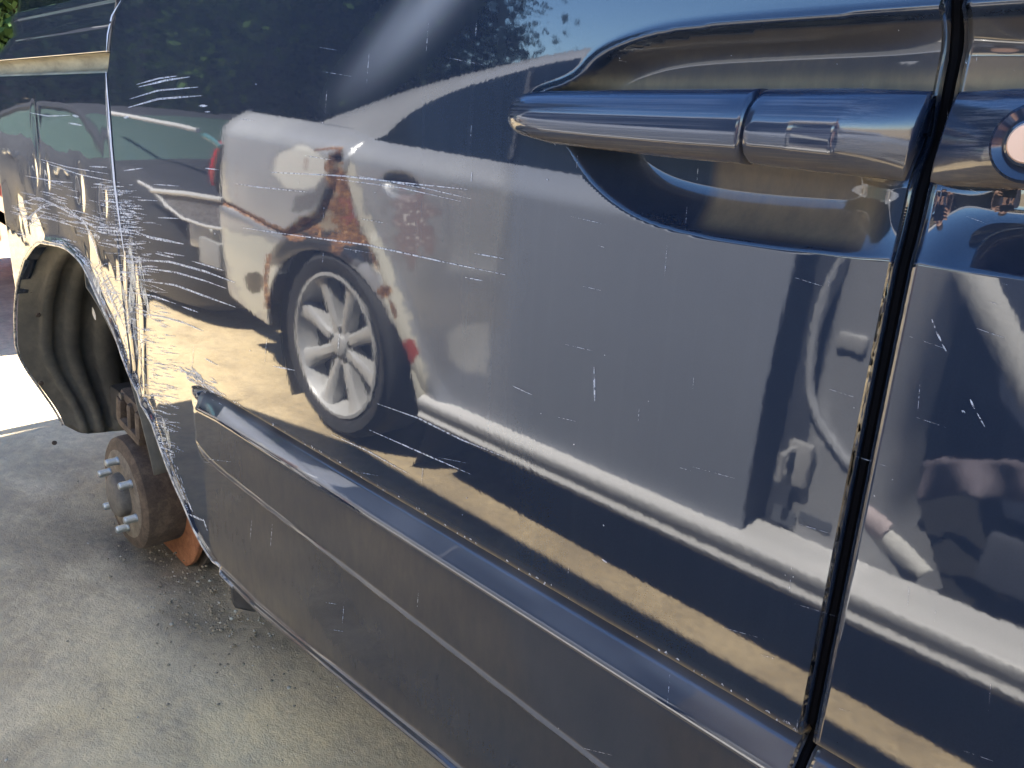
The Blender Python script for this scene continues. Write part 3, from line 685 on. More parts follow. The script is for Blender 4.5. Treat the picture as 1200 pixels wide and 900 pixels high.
# inner arch lip: rolled steel edge with rubbed primer
lip = [(x, z) for x, z in zip(ax_, az_)]
rear_arc = [(-1.75+.474*math.cos(t), -.70+.447*math.sin(t)) for t in np.linspace(math.radians(106), math.radians(193), 30)]
allp = rear_arc[::-1]+lip[1:]
allp = smooth_poly(allp, 2, False)
def lip_y(x, z): return float(S(x, max(z, -.30) if x < -1.9 else z))
lp = [(x, lip_y(x, z)+.002+(.085*float(sstep(162, 196, 180+math.degrees(math.atan2(-(z+.70), -(x+1.75))) if x < -1.75 else 0)) if z < -.45 and x < -1.75 else 0), z+H0) for x, z in allp]
n_ = NT('rubbed_arch_edge'); f_ = n_.noise(70, 5, .7); n_.p(Base_Color=n_.mix(n_.ramp(f_, [(.42, 0.), (.62, 1.)]), (.50, .46, .38), (.05, .055, .07)), Roughness=.4, Metallic=.2)
BM().tube(lp, .0032, 8).build('arch_lip', n_.m, van)
# wheel arch liner with raised ribs
def liner():
    c = (-1.75, -.70); ths = np.linspace(0, 1, 90)
    prof = [(.000, 0), (.040, 0), (.044, -.022), (.070, -.022), (.074, -.010), (.096, -.010), (.100, -.026), (.132, -.026), (.136, -.006), (.165, -.006), (.169, -.030), (.222, -.030), (.228, -.008), (.30, -.010), (.42, -.012), (.46, -.03)]
    P = []
    for s_ in ths:
        row = []
        for y, dr in prof:
            t = math.radians(12+s_*(np.interp(y, [0, .05, .25], [193, 197, 199])-12))
            r = .447+dr
            zz = c[1]+r*math.sin(t); xx = c[0]+(r+.022)*math.cos(t); ys = .085*float(sstep(162, 196, math.degrees(t)))
            if math.cos(t) > .3: r = min(r, .40); xx = c[0]+r*math.cos(t); zz = c[1]+r*math.sin(t)
            row.append((xx, y+.006+ys*max(0, 1-y/.25)+max(0, lip_y(xx, zz)), zz))
        P.append(row)
    P = np.array(P); o = grid('wheel_arch_liner', loc(P), M['liner'], van, flip=True)
    s = o.modifiers.new('thickness', 'SOLIDIFY'); s.thickness = .004; s.offset = -1
    # a pressed rectangular panel in the liner and its fixing screws
    ring = []
    for th, y in [(150, .13), (180, .13), (193, .15), (193, .19), (180, .215), (150, .215)]: ring.append((c[0]+.437*math.cos(math.radians(th)), y, c[1]+.437*math.sin(math.radians(th))+H0))
    for th, y in ((176, .022), (197, .030), (150, .022)):
        p = Vector((c[0]+.440*math.cos(math.radians(th)), y+.02, c[1]+.440*math.sin(math.radians(th))+H0)); d = Vector((-math.cos(math.radians(th)), 0, -math.sin(math.radians(th))))
        BM().tube([p, p+d*.004, p+d*.005], [.006, .006, .003], 12).build('liner_screw', M['rust_brown'], o)
    BM().box((-1.735, .48, -.62+H0), (.95, .02, .75)).build('inner_wheel_house', M['liner'], van)
liner()
# rear hub: drum hat, disc, studs, caliper
hc = (-1.652, 0, -.776+H0)
BM().lathe([(.040, .046), (.112, .046), (.121, .052), (.1235, .062), (.124, .128), (.118, .130)], hc, 72).build('brake_drum', M['rust_brown'], van)
BM().lathe([(.040, .0445), (.094, .0445), (.097, .0465)], hc, 56).build('hub_face', M['hub_iron'], van)
BM().lathe([(.122, .128), (.186, .128), (.188, .130), (.188, .139), (.185, .141), (.06, .141)], hc, 72).build('brake_disc', M['rust_orange'], van)
BM().lathe([(.1, .152), (.188, .152), (.197, .148), (.200, .150), (.200, .160), (.10, .162)], hc, 64).build('backing_plate', M['rust_brown'], van)
BM().lathe([(.0003, .020), (.030, .0205), (.041, .0235), (.046, .029), (.0475, .036), (.048, .0455)], hc, 48).build('hub_cap', M['hub_cap'], van)
for k in range(6):
    a = math.radians(60*k+38); c = Vector((hc[0]+.074*math.cos(a), 0, hc[2]+.074*math.sin(a))); b = BM()
    b.lathe([(.0002, .0195), (.0062, .0195), (.0078, .0215), (.0084, .0230)]+[(.0086 if i % 2 else .0076, .0240+i*.0011) for i in range(16)]+[(.0092, .042), (.0092, .046)], (c.x, 0, c.z), 16)
    b.build('wheel_stud', M['steel'], van)
def caliper():
    # cast bridge over the top front of the disc
    c0 = Vector((hc[0]+.040, .100, hc[2]+.188)); b = BM()
    R = Matrix.Rotation(math.radians(8), 3, 'Y')
    b.box(c0+Vector((0, .005, .022)), (.12, .085, .026), R, 0, .012)
    b.box(c0+Vector((-.050, -.034, -.004)), (.028, .026, .062), Matrix.Rotation(.25, 3, 'Y'), 0, .010); b.box(c0+Vector((.006, -.034, -.004)), (.022, .024, .060), R, 0, .009); b.box(c0+Vector((.05, -.034, -.010)), (.026, .024, .062), R, 0, .009)
    b.box(c0+Vector((.0, -.034, -.034)), (.118, .028, .020), R, 0, .009); b.box(c0+Vector((0, .05, -.004)), (.11, .03, .06), R, 0, .008)
    o = b.build('brake_caliper', M['rust_brown'], van)
    BM().box(c0+Vector((-.002, -.012, -.008)), (.10, .016, .045), R, 0, .003).build('brake_pad', M['dark'], o)
    BM().tube([c0+Vector((-.04, -.042, .028)), c0+Vector((-.04, .06, .028))], .008, 10).build('slide_pin', M['hub_iron'], o)
caliper()
BM().tube(smooth_poly([(hc[0]-.02, .10, hc[2]+.20), (hc[0]-.07, .14, hc[2]+.27), (hc[0]-.09, .22, hc[2]+.20), (hc[0]-.05, .30, hc[2]+.30), (hc[0]-.02, .44, hc[2]+.36)], 2, False), .0065, 8).build('brake_hose', M['rubber'], van)
BM().tube([(hc[0]-.03, .18, hc[2]-.02), (hc[0]+.30, .24, hc[2]+.05), (hc[0]+.75, .30, hc[2]+.10)], [.035, .030, .035], 10).build('trailing_arm', M['rust_brown'], van)
BM().tube([(hc[0]+.02+.055*math.cos(a*.5), .30+.055*math.sin(a*.5), hc[2]-.02+a*.0068) for a in range(0, 80)], .0075, 6).build('coil_spring', M['rust_brown'], van)
BM().tube([(hc[0], .16, hc[2]), (hc[0]+.02, .9, hc[2]+.02), (hc[0], 1.72, hc[2])], .035, 10).build('rear_axle', M['rust_brown'], van)
# rubber jacking flap under the sill
q = at_y(290, 700, .045)
P = np.array([[(q[0]+dx*w, q[1]+.01*math.sin(dx*60), q[2]+dz+H0) for dx in np.linspace(-.028, .030, 8)] for dz, w in ((.06, 1.), (.02, 1.), (-.005, .95), (-.016, .8), (-.021, .5))])
fl = grid('splash_flap', P, M['plastic'], van); s_ = fl.modifiers.new('thickness', 'SOLIDIFY'); s_.thickness = .006

# rest of the van: floor pan, glass, roof, far side, nose and tail
BM().box((.05, .98, -.72+H0), (4.3, 1.62, .10), None, 0, .02).build('floor_pan', M['dark'], van)
BM().box((-.40, .075, -.62+H0), (1.5, .04, .06)).build('inner_sill', M['dark'], van)
def van_shell():
    yf = 1.94
    def near(z): return np.interp(z, [.165, .40, .60, .66, .69], [.010, .055, .105, .15, .24])
    # glass, one pane per opening
    for a, b in ((-2.36, -1.42), (-1.27, -.24), (-.10, .86)):
        X = np.linspace(a, b, 20); Zs = np.linspace(.172, .585, 12)
        P = np.array([[(x+(.10*(z-.17) if b > .5 and x > .6 else 0)*-1, near(z)+.008+max(0, .28*max(0, -1.9-x)), z+H0) for x in X] for z in Zs])
        grid('side_window', P, M['glass'], van)
    # pillars and roof rail as one frame
    for x, w in ((-2.42, .10), (-1.345, .15), (-.165, .13), (.90, .09)):
        b = BM(); pts = [(x-(.35*(z-.165) if x > .5 else 0), near(z)+.022+max(0, .28*max(0, -1.9-x)), z+H0) for z in np.linspace(.15, .62, 8)]
        V = [(p[0]+dx*w/2, p[1]+dy, p[2]) for p in pts for dx, dy in ((-1, 0), (1, 0), (1, .045), (-1, .045))]
        b.add(V, [(4*k+j, 4*k+(j+1) % 4, 4*k+4+(j+1) % 4, 4*k+4+j) for k in range(7) for j in range(4)]); b.build('window_pillar', M['van'], van)
    X = np.linspace(-2.50, .78, 40); yy = np.linspace(0, 1, 24)
    P = np.array([[(x, near(.60)-.012+max(0, .28*max(0, -1.9-x))+t*(yf-2*near(.60)+.02), .600+H0+.115*(1-abs(2*t-1)**4)*(1-.25*max(0, (x-.2)/.6)**2-.15*max(0, (-x-1.9)/.6)**2)) for t in yy] for x in X])
    r = grid('roof', P, M['van'], van, flip=True); s = r.modifiers.new('thickness', 'SOLIDIFY'); s.thickness = .02
    # far side
    Z = [-.66, -.5, -.2, .165, .60]; P = np.array([[(x, yf-[.05, .0, 0., .01, .12][i]-.25*max(0, -1.9-x)**2-.3*max(0, x-1.35)**2, z+H0) for i, z in enumerate(Z[:4] if x > .8 else Z[:5])][:4] for x in np.linspace(-2.5, 2.35, 40)])
    f = grid('far_side_panel', P, M['van'], van, flip=False)
    X = np.linspace(-2.45, .86, 20); P = np.array([[(x, yf-np.interp(z, [.165, .6], [.01, .12]), z+H0) for z in (.16, .38, .605)] for x in X]); grid('far_side_glass', P, M['glass'], van)
    # tailgate
    P = np.array([[(-2.50+.06*((z-.1)/.5)**2-.05*math.sin(math.pi*t)+.02, .20+t*(yf-.40), z+H0) for t in np.linspace(0, 1, 14)] for z in np.linspace(-.55, .62, 20)])
    tg = grid('tailgate', P, M['van'], van, flip=True)
    P = np.array([[(-2.545+.06*((z-.1)/.5)**2-.05*math.sin(math.pi*t)+.02, .20+t*(yf-.40), z+H0) for t in np.linspace(.1, .9, 14)] for z in np.linspace(.17, .56, 8)]); grid('rear_window', P, M['glass'], tg, flip=True)
    # windshield, hood, front fender, grille, bumper, lamps, front wheels
    P = np.array([[(1.62-(1.62-.72)*s-.10*(2*t-1)**2, .10+.07*s+t*(yf-.20-.14*s), .10+.60*s+H0) for t in np.linspace(0, 1, 16)] for s in np.linspace(0, 1, 12)]); grid('windshield', P, M['glass'], van, flip=True)
    P = np.array([[(1.55+.85*s-.16*s*(2*t-1)**2, .06+t*(yf-.12), .10-.20*s**2+.03*math.sin(math.pi*t)+H0) for t in np.linspace(0, 1, 16)] for s in np.linspace(0, 1, 14)]); grid('hood', P, M['van'], van, flip=True)
    xs = np.linspace(.952, 2.30, 80); zs = np.linspace(-.655, .10, 60); X, Z = np.meshgrid(xs, zs); cxw, czw, R = 1.36, -.70, .39
    r = np.hypot(X-cxw, Z-czw); F = grid_faces(60, 80, False); bad = (r < R).ravel()
    ins = bad[F].sum(1); keep = ins < 4
    sn = bad & np.isin(np.arange(bad.size), np.unique(F[keep])); k = R/np.maximum(r, 1e-4)
    X2 = np.where(sn.reshape(X.shape), cxw+(X-cxw)*k, X); Z2 = np.where(sn.reshape(X.shape), czw+(Z-czw)*k, Z)
    V = np.stack([X2, S(X2, Z2), Z2+H0], -1).reshape(-1, 3); fe = quads('front_fender', V, F[keep], M['van'], van, attrs=paint_attrs(X2.ravel(), Z2.ravel())); s = fe.modifiers.new('thickness', 'SOLIDIFY'); s.thickness = .006; s.offset = -1
    b = BM(); P = np.array([[(2.36+.14*math.sin(math.pi*t)-.02*(k-1.5)**2, .22+t*(yf-.44), z+H0) for t in np.linspace(0, 1, 16)] for k, z in enumerate((-.66, -.5, -.36, -.24))]); grid('front_bumper', P, M['van'], van, flip=True)
    P = np.array([[(2.35+.14*math.sin(math.pi*t), .55+t*(yf-1.1), z+H0) for t in np.linspace(0, 1, 12)] for z in (-.23, -.17, -.11)]); grid('grille', P, M['plastic'], van, flip=True)
    for y0 in (.16, yf-.52): 
        P = np.array([[(2.30+.10*math.sin(math.pi*(y0+t*.36)/yf), y0+t*.36, z+H0) for t in np.linspace(0, 1, 8)] for z in (-.23, -.16, -.10)]); grid('headlight', P, M['lamp_clear'], van, flip=True)
    P = np.array([[(.945, .04, z+H0) for z in (-.6, .1)], [(.945, .08, z+H0) for z in (-.6, .1)]]); grid('fender_jamb', P, M['dark'], van)
    w = wheel('wheel', 1.0, van); w.location = (1.36, .03, -.755+H0); w.name = 'wheel'
    w2 = copy_tree(w, van); w2.location = (1.36, yf-.03, -.755+H0); w2.rotation_euler = (0, 0, math.pi)
    w3 = copy_tree(w, van); w3.location = (-1.65, yf-.03, -.62+H0); w3.rotation_euler = (0, 0, math.pi)
def wheel(name, k, parent, R=.325, rr=.225, spokes=8, width=.20, rot=0., mt=None, ma=None):
    """a wheel whose outer face looks to -y; its origin is the centre of that face. Returns the tyre, which carries rim and spokes"""
    b = BM().lathe([(rr, .012), (rr+.012, .002), (rr+.035, -.004), ((R+rr)/2+.01, -.006), (R-.035, .0), (R-.012, .010), (R-.002, .026), (R, .06), (R, width-.04), (R-.012, width-.01), (rr+.03, width+.004), (rr, width-.012)], (0, 0, 0), 72)
    o = b.build('tyre' if parent is None or name != 'wheel' else 'wheel', mt or M['tyre'], parent); 
    for q in range(36): pass
    rim = BM().lathe([(rr+.004, .001), (rr+.004, -.002), (rr-.006, -.003), (rr-.010, .004), (rr-.016, .03), (rr-.030, .06), (rr-.030, width-.03), (rr, width-.014)], (0, 0, 0), 72).build('rim', ma or M['alloy'], o)
    BM().lathe([(.0005, .058), (.190, .058), (.190, .14)], (0, 0, 0), 40).build('brake', M['dark'], o)  # brake disc, enlarged and set forward to darken the spoke gaps
    for s in range(spokes):
        a = math.radians(rot)+2*math.pi*s/spokes; ca, sa = math.cos(a), math.sin(a); V = []; F = []
        st = [(.035, .019, .024), (.08, .019, .018), (.13, .021, .016), (.175, .0255, .014), (rr-.020, .031, .010), (rr-.008, .036, .006)]
        for r, hw, y in st:
            for t, yy in ((-hw*1.05, y+.045), (-hw, y+.007), (-hw*.55, y), (hw*.55, y), (hw, y+.007), (hw*1.05, y+.045)):
                V.append((r*ca-t*sa, yy, r*sa+t*ca))
        for i in range(len(st)-1):
            for j in range(5): F.append((6*i+j, 6*i+j+1, 6*i+j+7, 6*i+j+6))
        BM().add(V, F).build('spoke', ma or M['alloy'], o)
    BM().lathe([(.0005, .012), (.028, .012), (.034, .016), (.036, .022), (.062, .026), (.064, .05)], (0, 0, 0), 32).build('wheel_centre', ma or M['alloy'], o)
    for s in range(5):
        a = 2*math.pi*s/5+.3; BM().lathe([(.0003, .021), (.0105, .021), (.0105, .030)], (.050*math.cos(a), 0, .050*math.sin(a)), 10).build('wheel_nut', M['dark'], o)
    return o
van_shell()

# ------------------------------------------------------------------ the silver sedan parked alongside (seen mirrored in the door)
WC = np.array([-1.985, .225]); WR = .342; WK = .342/.40   # the arch is wider than tall
def DS(X, h):
    D = .80+.024*np.clip((.62-h)/.35, 0, 2)**2
    D = D+.055*np.maximum(0, (h-.83)/.06)**2
    D = D+.012*np.maximum(0, (h-.60)/.25)**2
    D = D+1.0*np.maximum(0, -2.66-X)**1.6
    r = np.hypot((X-WC[0])*WK, h-WC[1]); D = D-.020*np.exp(-((r-WR)/.045)**2)
    D = D-.010*sstep(-2.2, -2.5, X)*sstep(.60, .57, h)
    D = D+.012*np.exp(-((h-np.interp(X, [-2.72, -2.31], [.605, .565]))/.010)**2)*(X < -2.28)
    # shut line behind the rear door and the crease that follows it down to the sill
    dl = seg_dist(X, h, SHUT); D = D+.012*np.exp(-(dl/.006)**2)
    D = D-.014*np.exp(-((seg_dist(X, h, FLARE))/.030)**2)
    dh = np.hypot((X+1.69)/.085, (h-.80)/.034); D = D+.022*(dh < 1)*(1-dh**4)
    return D
SHUT = [(-1.93, .87), (-1.945, .77), (-1.86, .66), (-1.74, .56), (-1.67, .46), (-1.585, .31), (-1.53, .22)]
FLARE = [(-1.78, .62), (-1.69, .53), (-1.62, .43), (-1.53, .30), (-1.47, .23)]
def sv(px, py, off=0.):
    D = .8
    for _ in range(8):
        p = refl(px, py, D); D = float(DS(p[0], p[2]))-off
    return refl(px, py, D)
sedan = empty('sedan', (-1.0, -1.65, 0), 0, 'silver sedan with rusted rear wheel arch and its front door missing, parked beside the van', 'car')
SO = Vector((-1.0, -1.65, 0))
def L(P): return np.asarray(P, float)-np.array(SO)
LADDER = [(388, 180), (404, 176), (407, 200), (412, 232), (424, 262), (436, 292), (400, 290), (330, 278), (345, 262), (372, 246), (384, 218)]
def sedan_paint(P):
    px, py = refl_px(P.reshape(-1, 3)); n1 = vnoise(px, py, .09, 31); n2 = vnoise(px, py, .25, 32); n3 = vnoise(px, py, .035, 33)
    rust = np.zeros_like(px); tf = np.zeros_like(px); tc = np.zeros((len(px), 3))
    def tint(mask, c):
        nonlocal tf, tc
        mask = np.clip(mask, 0, 1); tc = tc*(1-mask[:, None])+np.array(c)*mask[:, None]; tf = np.maximum(tf*(1-mask), 0)+mask
    def edge(s, w): return sstep(-w, w, s)
    wob = 4*n1+2*n2
    dz = edge(sdf(px, py, [(600, 150), (1000, 200), (1000, 800), (560, 560), (500, 478), (520, 440), (588, 380)]), 14); tint(dz*.85, (.25, .28, .345))  # bluish darkening of the rear door: sky reflection and shading painted in
    lowd = edge(sdf(px, py, [(508, 300), (600, 300), (600, 560), (500, 478), (490, 420)]), 20); tint(lowd*.6, (.33, .345, .39))  # shading of the lower door, painted darker
    # whitish filler, pale edges and two painted reflections
    el = 1-np.hypot((px-355)/33, (py-197)/27); tint(edge(el*27+wob*.5, 4)*.85, (.68, .67, .62))
    tint(edge(sdf(px, py, [(532, 216), (600, 222), (584, 322), (528, 318)]), 6)*.45, (.60, .61, .62))  # pale reflection on the door, painted in
    tint(edge(sdf(px, py, [(527, 390), (540, 380), (575, 380), (574, 440), (548, 436), (528, 420)])+wob*.4, 5)*.5, (.68, .68, .66))  # second, lower reflection painted as a pale patch
    tint(edge(sdf(px, py, smooth_poly([(406, 195), (418, 188), (440, 262), (470, 330), (492, 400), (508, 470), (492, 478), (470, 400), (448, 330), (424, 270)], 1))+wob, 4)*.8, (.68, .65, .54))
    tint(edge(sdf(px, py, [(262, 262), (330, 285), (325, 370), (300, 372), (270, 320)])+wob, 5)*.8, (.62, .61, .52))
    tint(edge(sdf(px, py, [(256, 186), (268, 186), (272, 236), (258, 240)])+wob*.7, 3)*.7, (.70, .64, .52))
    # rust
    lad = sdf(px, py, LADDER)
    lm = edge(lad+wob*.8, 3)
    tint(lm, (.26, .22, .16)); rust = np.maximum(rust, lm*(.56+.24*n1+.16*n2))
    tint(edge(sdf(px, py, [(398, 214), (410, 214), (424, 262), (418, 275), (402, 262)])+wob*.5, 2)*.9, (.22, .055, .045))
    tint(edge(sdf(px, py, [(350, 228), (372, 224), (384, 206), (388, 222), (366, 248), (346, 246)])+wob*.6, 3)*.9, (.14, .14, .145))
    tint(edge(sdf(px, py, [(330, 276), (350, 268), (425, 268), (440, 296), (445, 310), (318, 312)])+wob, 4), (.028, .027, .027))  # dark open gap, its blackness painted on
    d = seg_dist(px, py, [(262, 236), (282, 246), (305, 258), (330, 270), (350, 280)]); rust = np.maximum(rust, .85*np.exp(-(d/4.6)**2)+.20*np.exp(-((d-2)/8)**2)*(n1 > -.2))
    d = seg_dist(px, py, [(281, 190), (281, 240)]); rust = np.maximum(rust, .43*np.exp(-(d/6)**2)+.0*n1)
    d = seg_dist(px, py, [(318, 300), (314, 330), (316, 360)]); rust = np.maximum(rust, .70*np.exp(-(d/5)**2))
    d = seg_dist(px, py, [(404, 174), (372, 176)]); rust = np.maximum(rust, .6*np.exp(-(d/4)**2))
    d = seg_dist(px, py, [(361, 186), (361, 198)]); rust = np.maximum(rust, .52*np.exp(-(d/5)**2))
    d = seg_dist(px, py, [(407, 206), (416, 238), (430, 275), (444, 310), (456, 340), (468, 372)]); rust = np.maximum(rust, .56*np.exp(-(d/4.5)**2)*(1+.3*n1))
    d = np.hypot(px-454, py-342); rust = np.maximum(rust, .85*np.exp(-(d/11)**2)); d = np.hypot(px-262, py-236); rust = np.maximum(rust, .6*np.exp(-(d/8)**2))
    d = np.hypot(px-397, py-292); rust = np.maximum(rust, .7*np.exp(-(d/12)**2))
    d = seg_dist(px, py, [(481, 425), (482, 470)]); rust = np.maximum(rust, .58*np.exp(-(d/4)**2))
    d = seg_dist(px, py, [(256, 190), (258, 238)]); rust = np.maximum(rust, .56*np.exp(-(d/3)**2))
    tint(edge(1-np.hypot((px-480)/12, (py-413)/14)+.25*n2+.15*n1, .10), (.30, .06, .045)); 
    k = np.hypot((px-489)/26, (py-262)/42); tint(edge(1-k+.5*n1, .3)*.55, (.36, .19, .17)); tint((np.exp(-(k*1.2)**2)*(n2 > .52)), (.75, .73, .70))
    # hollow behind the lost handle and bumper tow hole, both darkened by colour; bumper joint
    dh = np.hypot((P.reshape(-1, 3)[:, 0]+1.69)/.085, (P.reshape(-1, 3)[:, 2]-.80)/.034); tint(sstep(1.05, .85, dh)*.85*(1-.9*np.exp(-(seg_dist(px, py, [(462, 215), (488, 222)])/5)**2)), (.10, .11, .13))
    tint(edge(sdf(px, py, smooth_poly([(288, 320), (310, 318), (312, 343), (294, 345)], 1)), 1.5), (.02, .02, .02))
    d = seg_dist(px, py, [(262, 246), (300, 262), (335, 280)]); tint(.8*np.exp(-(d/4.5)**2)*(py > np.interp(px, [262, 335], [241, 275])), (.13, .13, .14))
    return {'rust': np.clip(rust, 0, 1), 'tint': tc, 'tintf': tf}
def sedan_side():
    xs = np.arange(-2.90, -.602, .0042); hs = np.arange(.205, .9085, .0042); X, H = np.meshgrid(xs, hs)
    lo = np.interp(X, [-2.9, -2.5, -2.35, -1.55, -.6], [.30, .235, .24, .235, .285]); H = lo+(H-.205)*(.908-lo)/(.908-.205)
    r = np.hypot((X-WC[0])*WK, H-WC[1]); F = grid_faces(*X.shape); bad = (r < WR).ravel(); keep = bad[F].sum(1) < 4
    sn = (bad & np.isin(np.arange(bad.size), np.unique(F[keep]))).reshape(X.shape); k = WR/np.maximum(r, 1e-4)
    X = np.where(sn, WC[0]+(X-WC[0])*k, X); H = np.where(sn, WC[1]+(H-WC[1])*k, H)
    P = np.stack([X, -DS(X, H), H], -1); lad = refl_px(P.reshape(-1, 3)); s = sdf(lad[0], lad[1], LADDER).reshape(X.shape)
    P[..., 1] -= .022*sstep(-1, 5, s)
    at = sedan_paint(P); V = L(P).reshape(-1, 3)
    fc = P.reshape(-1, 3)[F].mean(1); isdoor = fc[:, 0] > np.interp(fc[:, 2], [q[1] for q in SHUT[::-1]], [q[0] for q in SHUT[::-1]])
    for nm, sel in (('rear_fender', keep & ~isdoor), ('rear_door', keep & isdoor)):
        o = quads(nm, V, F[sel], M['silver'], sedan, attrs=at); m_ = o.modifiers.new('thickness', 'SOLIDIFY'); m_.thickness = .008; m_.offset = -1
    # dark hollow of the wheel house
    BM().lathe([(.41, .26), (.41, -.05), (.02, -.05)], (0, 0, 0), 48).build('wheel_house', M['dark'], sedan).location = L((WC[0], -1.10, WC[1]))
sedan_side()
def sedan_top():
    def strip(name, A, B, mat, n=10, bulge=0., flip=False, attrs=True):
        A = np.array(A); B = np.array(B); t = np.linspace(0, 1, n)[None, :, None]
        P = A[:, None]*(1-t)+B[:, None]*t; P[..., 2] += bulge*np.sin(math.pi*t[..., 0])
        at = {'rust': np.zeros(P.shape[0]*n), 'tint': np.zeros((P.shape[0]*n, 3)), 'tintf': np.zeros(P.shape[0]*n)} if attrs else None
        return grid(name, L(P), mat, sedan, flip=flip, attrs=at)
    def dense(pts, k=6):
        pts = smooth_poly([tuple(p) for p in pts], 2, False); return np.array(pts)
    outer = [refl(300, 163, .90), refl(335, 156, .95), refl(420, 125, 1.0), refl(500, 95, 1.02), refl(600, 71, 1.03), refl(720, 49, 1.04), (-.75, -1.05, 1.225), (-.1, -1.06, 1.24), (.45, -1.06, 1.21), (.95, -.98, 1.03), (1.28, -.90, .90)]
    inner = [refl(425, 163, .865), refl(452, 160, .87), refl(472, 136, .885), refl(520, 107, .915), refl(600, 81, .95), refl(690, 59, .97), (-.75, -.985, 1.185), (-.1, -.995, 1.195), (.42, -.995, 1.165), (.88, -.92, .99), (1.15, -.86, .895)]
    O = dense(outer); I = dense(inner); strip('roof_edge', O, I, M['silver'], 8, .012, flip=True)
    far = O.copy(); far[:, 1] = -3.3-far[:, 1]
    k0 = int(len(O)*.47); k1 = int(len(O)*.80); strip('roof', O[k0:k1], far[k0:k1], M['silver'], 20, .06)
    strip('rear_glass', O[6:k0+1], far[6:k0+1], M['glass'], 14, .05, attrs=False); strip('front_glass', O[k1-1:-1], far[k1-1:-1], M['glass'], 14, .05, attrs=False)
    fi = I.copy(); fi[:, 1] = -3.3-fi[:, 1]; strip('far_roof_rail', far, fi, M['silver'], 4)
    # side glass between the rail and the waist
    sel = I[3:]; sel = sel[sel[:, 0] < -.63]; low = np.array([(x, -.862, .893) for x in sel[:, 0]]); strip('rear_door_glass', low, sel, M['glass'], 6, 0, flip=True, attrs=False)
    a, b = refl(597, 184, .862), refl(620, 80, .95); d = refl(625, 79, .95); e = refl(601, 184, .862)
    mesh('window_divider', [L(a)+[0, .004, 0], L(e)+[0, .004, 0], L(d)+[0, .004, 0], L(b)+[0, .004, 0]], [(0, 1, 2, 3)], M['interior2'], sedan)
    # boot lid, boot end, rear bumper, nose
    def flat(n): return {'rust': np.zeros(n), 'tint': np.zeros((n, 3)), 'tintf': np.zeros(n)}
    t = np.linspace(0, 1, 16)
    P = np.array([[(x-.06*math.sin(math.pi*k), -(.92+.0*k)-k*1.46, h+.02*math.sin(math.pi*k)) for k in t] for x, h in ((-2.22, .905), (-2.5, .895), (-2.72, .875), (-2.80, .84), (-2.82, .70), (-2.84, .60))]); grid('boot_lid', L(P), M['silver'], sedan, attrs=flat(P.shape[0]*16))
    P = np.array([[(x-.10*math.sin(math.pi*k), -1.00-k*1.30, h) for k in t] for x, h in ((-2.84, .60), (-2.90, .56), (-2.91, .40), (-2.86, .28))]); grid('rear_bumper', L(P), M['silver'], sedan, attrs=flat(P.shape[0]*16))
    P = np.array([[(x, -.86-k*1.58, h+.05*math.sin(math.pi*k)) for k in t] for x, h in ((1.22, .90), (1.6, .86), (2.0, .78), (2.25, .66))]); grid('hood', L(P), M['silver'], sedan, flip=True, attrs=flat(P.shape[0]*16))
    P = np.array([[(x+.12*math.sin(math.pi*k), -.90-k*1.50, h) for k in t] for x, h in ((2.27, .64), (2.33, .55), (2.35, .40), (2.28, .24))]); grid('front_bumper', L(P), M['silver'], sedan, flip=True, attrs=flat(P.shape[0]*16))
    # front fender round the front wheel
    xs = np.arange(.70, 2.26, .03); hs = np.linspace(.22, .90, 26); X, H = np.meshgrid(xs, hs); r = np.hypot(X-1.45, H-.285); F = grid_faces(*X.shape); bad = (r < .34).ravel(); keep = bad[F].sum(1) < 4
    sn = (bad & np.isin(np.arange(bad.size), np.unique(F[keep]))).reshape(X.shape); k = .34/np.maximum(r, 1e-4); X = np.where(sn, 1.45+(X-1.45)*k, X); H = np.where(sn, .285+(H-.285)*k, H)
    H = np.where(H > .6, .6+(H-.6)*np.interp(X, [1.2, 2.25], [1., .15]), H)
    P = np.stack([X, -(.80+.06*np.maximum(0, (H-.80)/.1)**2+.35*np.maximum(0, X-1.7)**2), H], -1); o = quads('front_fender', L(P).reshape(-1, 3), F[keep], M['silver'], sedan, attrs=flat(X.size)); s = o.modifiers.new('thickness', 'SOLIDIFY'); s.thickness = .008; s.offset = -1
    P = np.array([[(x, -2.49+.03*abs(h-.5), h) for h in (.22, .5, .85, .905)] for x in np.linspace(-2.8, 2.2, 20)]); grid('far_side_panel', L(P), M['silver'], sedan, flip=True, attrs=flat(80))
    # sill with a second thin ledge below; sunlit tops and shaded faces painted in
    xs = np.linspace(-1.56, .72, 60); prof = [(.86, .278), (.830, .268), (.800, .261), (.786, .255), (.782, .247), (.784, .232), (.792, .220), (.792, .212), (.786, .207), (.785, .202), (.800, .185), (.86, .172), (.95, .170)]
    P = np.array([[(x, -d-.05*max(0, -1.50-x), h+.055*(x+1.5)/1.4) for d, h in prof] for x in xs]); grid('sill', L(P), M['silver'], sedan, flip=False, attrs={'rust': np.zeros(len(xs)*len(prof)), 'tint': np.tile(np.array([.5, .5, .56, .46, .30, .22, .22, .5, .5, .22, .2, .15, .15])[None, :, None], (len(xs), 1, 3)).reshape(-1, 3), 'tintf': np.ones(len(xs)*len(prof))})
    BM().box(L((-.2, -1.66, .20)), (4.2, 1.5, .08)).build('floor_pan', M['dark'], sedan)
    BM().box(L((-1.70, -1.66, .55)), (.9, 1.45, .6)).build('rear_bench', M['interior'], sedan)
    # door opening: dark jamb, silver B-pillar, catch, labels, seal
    P = np.array([[(-.612, -.83, h), (-.60, -.88, h), (-.545, -.885, h), (-.535, -.87, h)] for h in np.linspace(.29, .89, 10)]); grid('door_jamb', L(P), M['interior2'], sedan, flip=False)
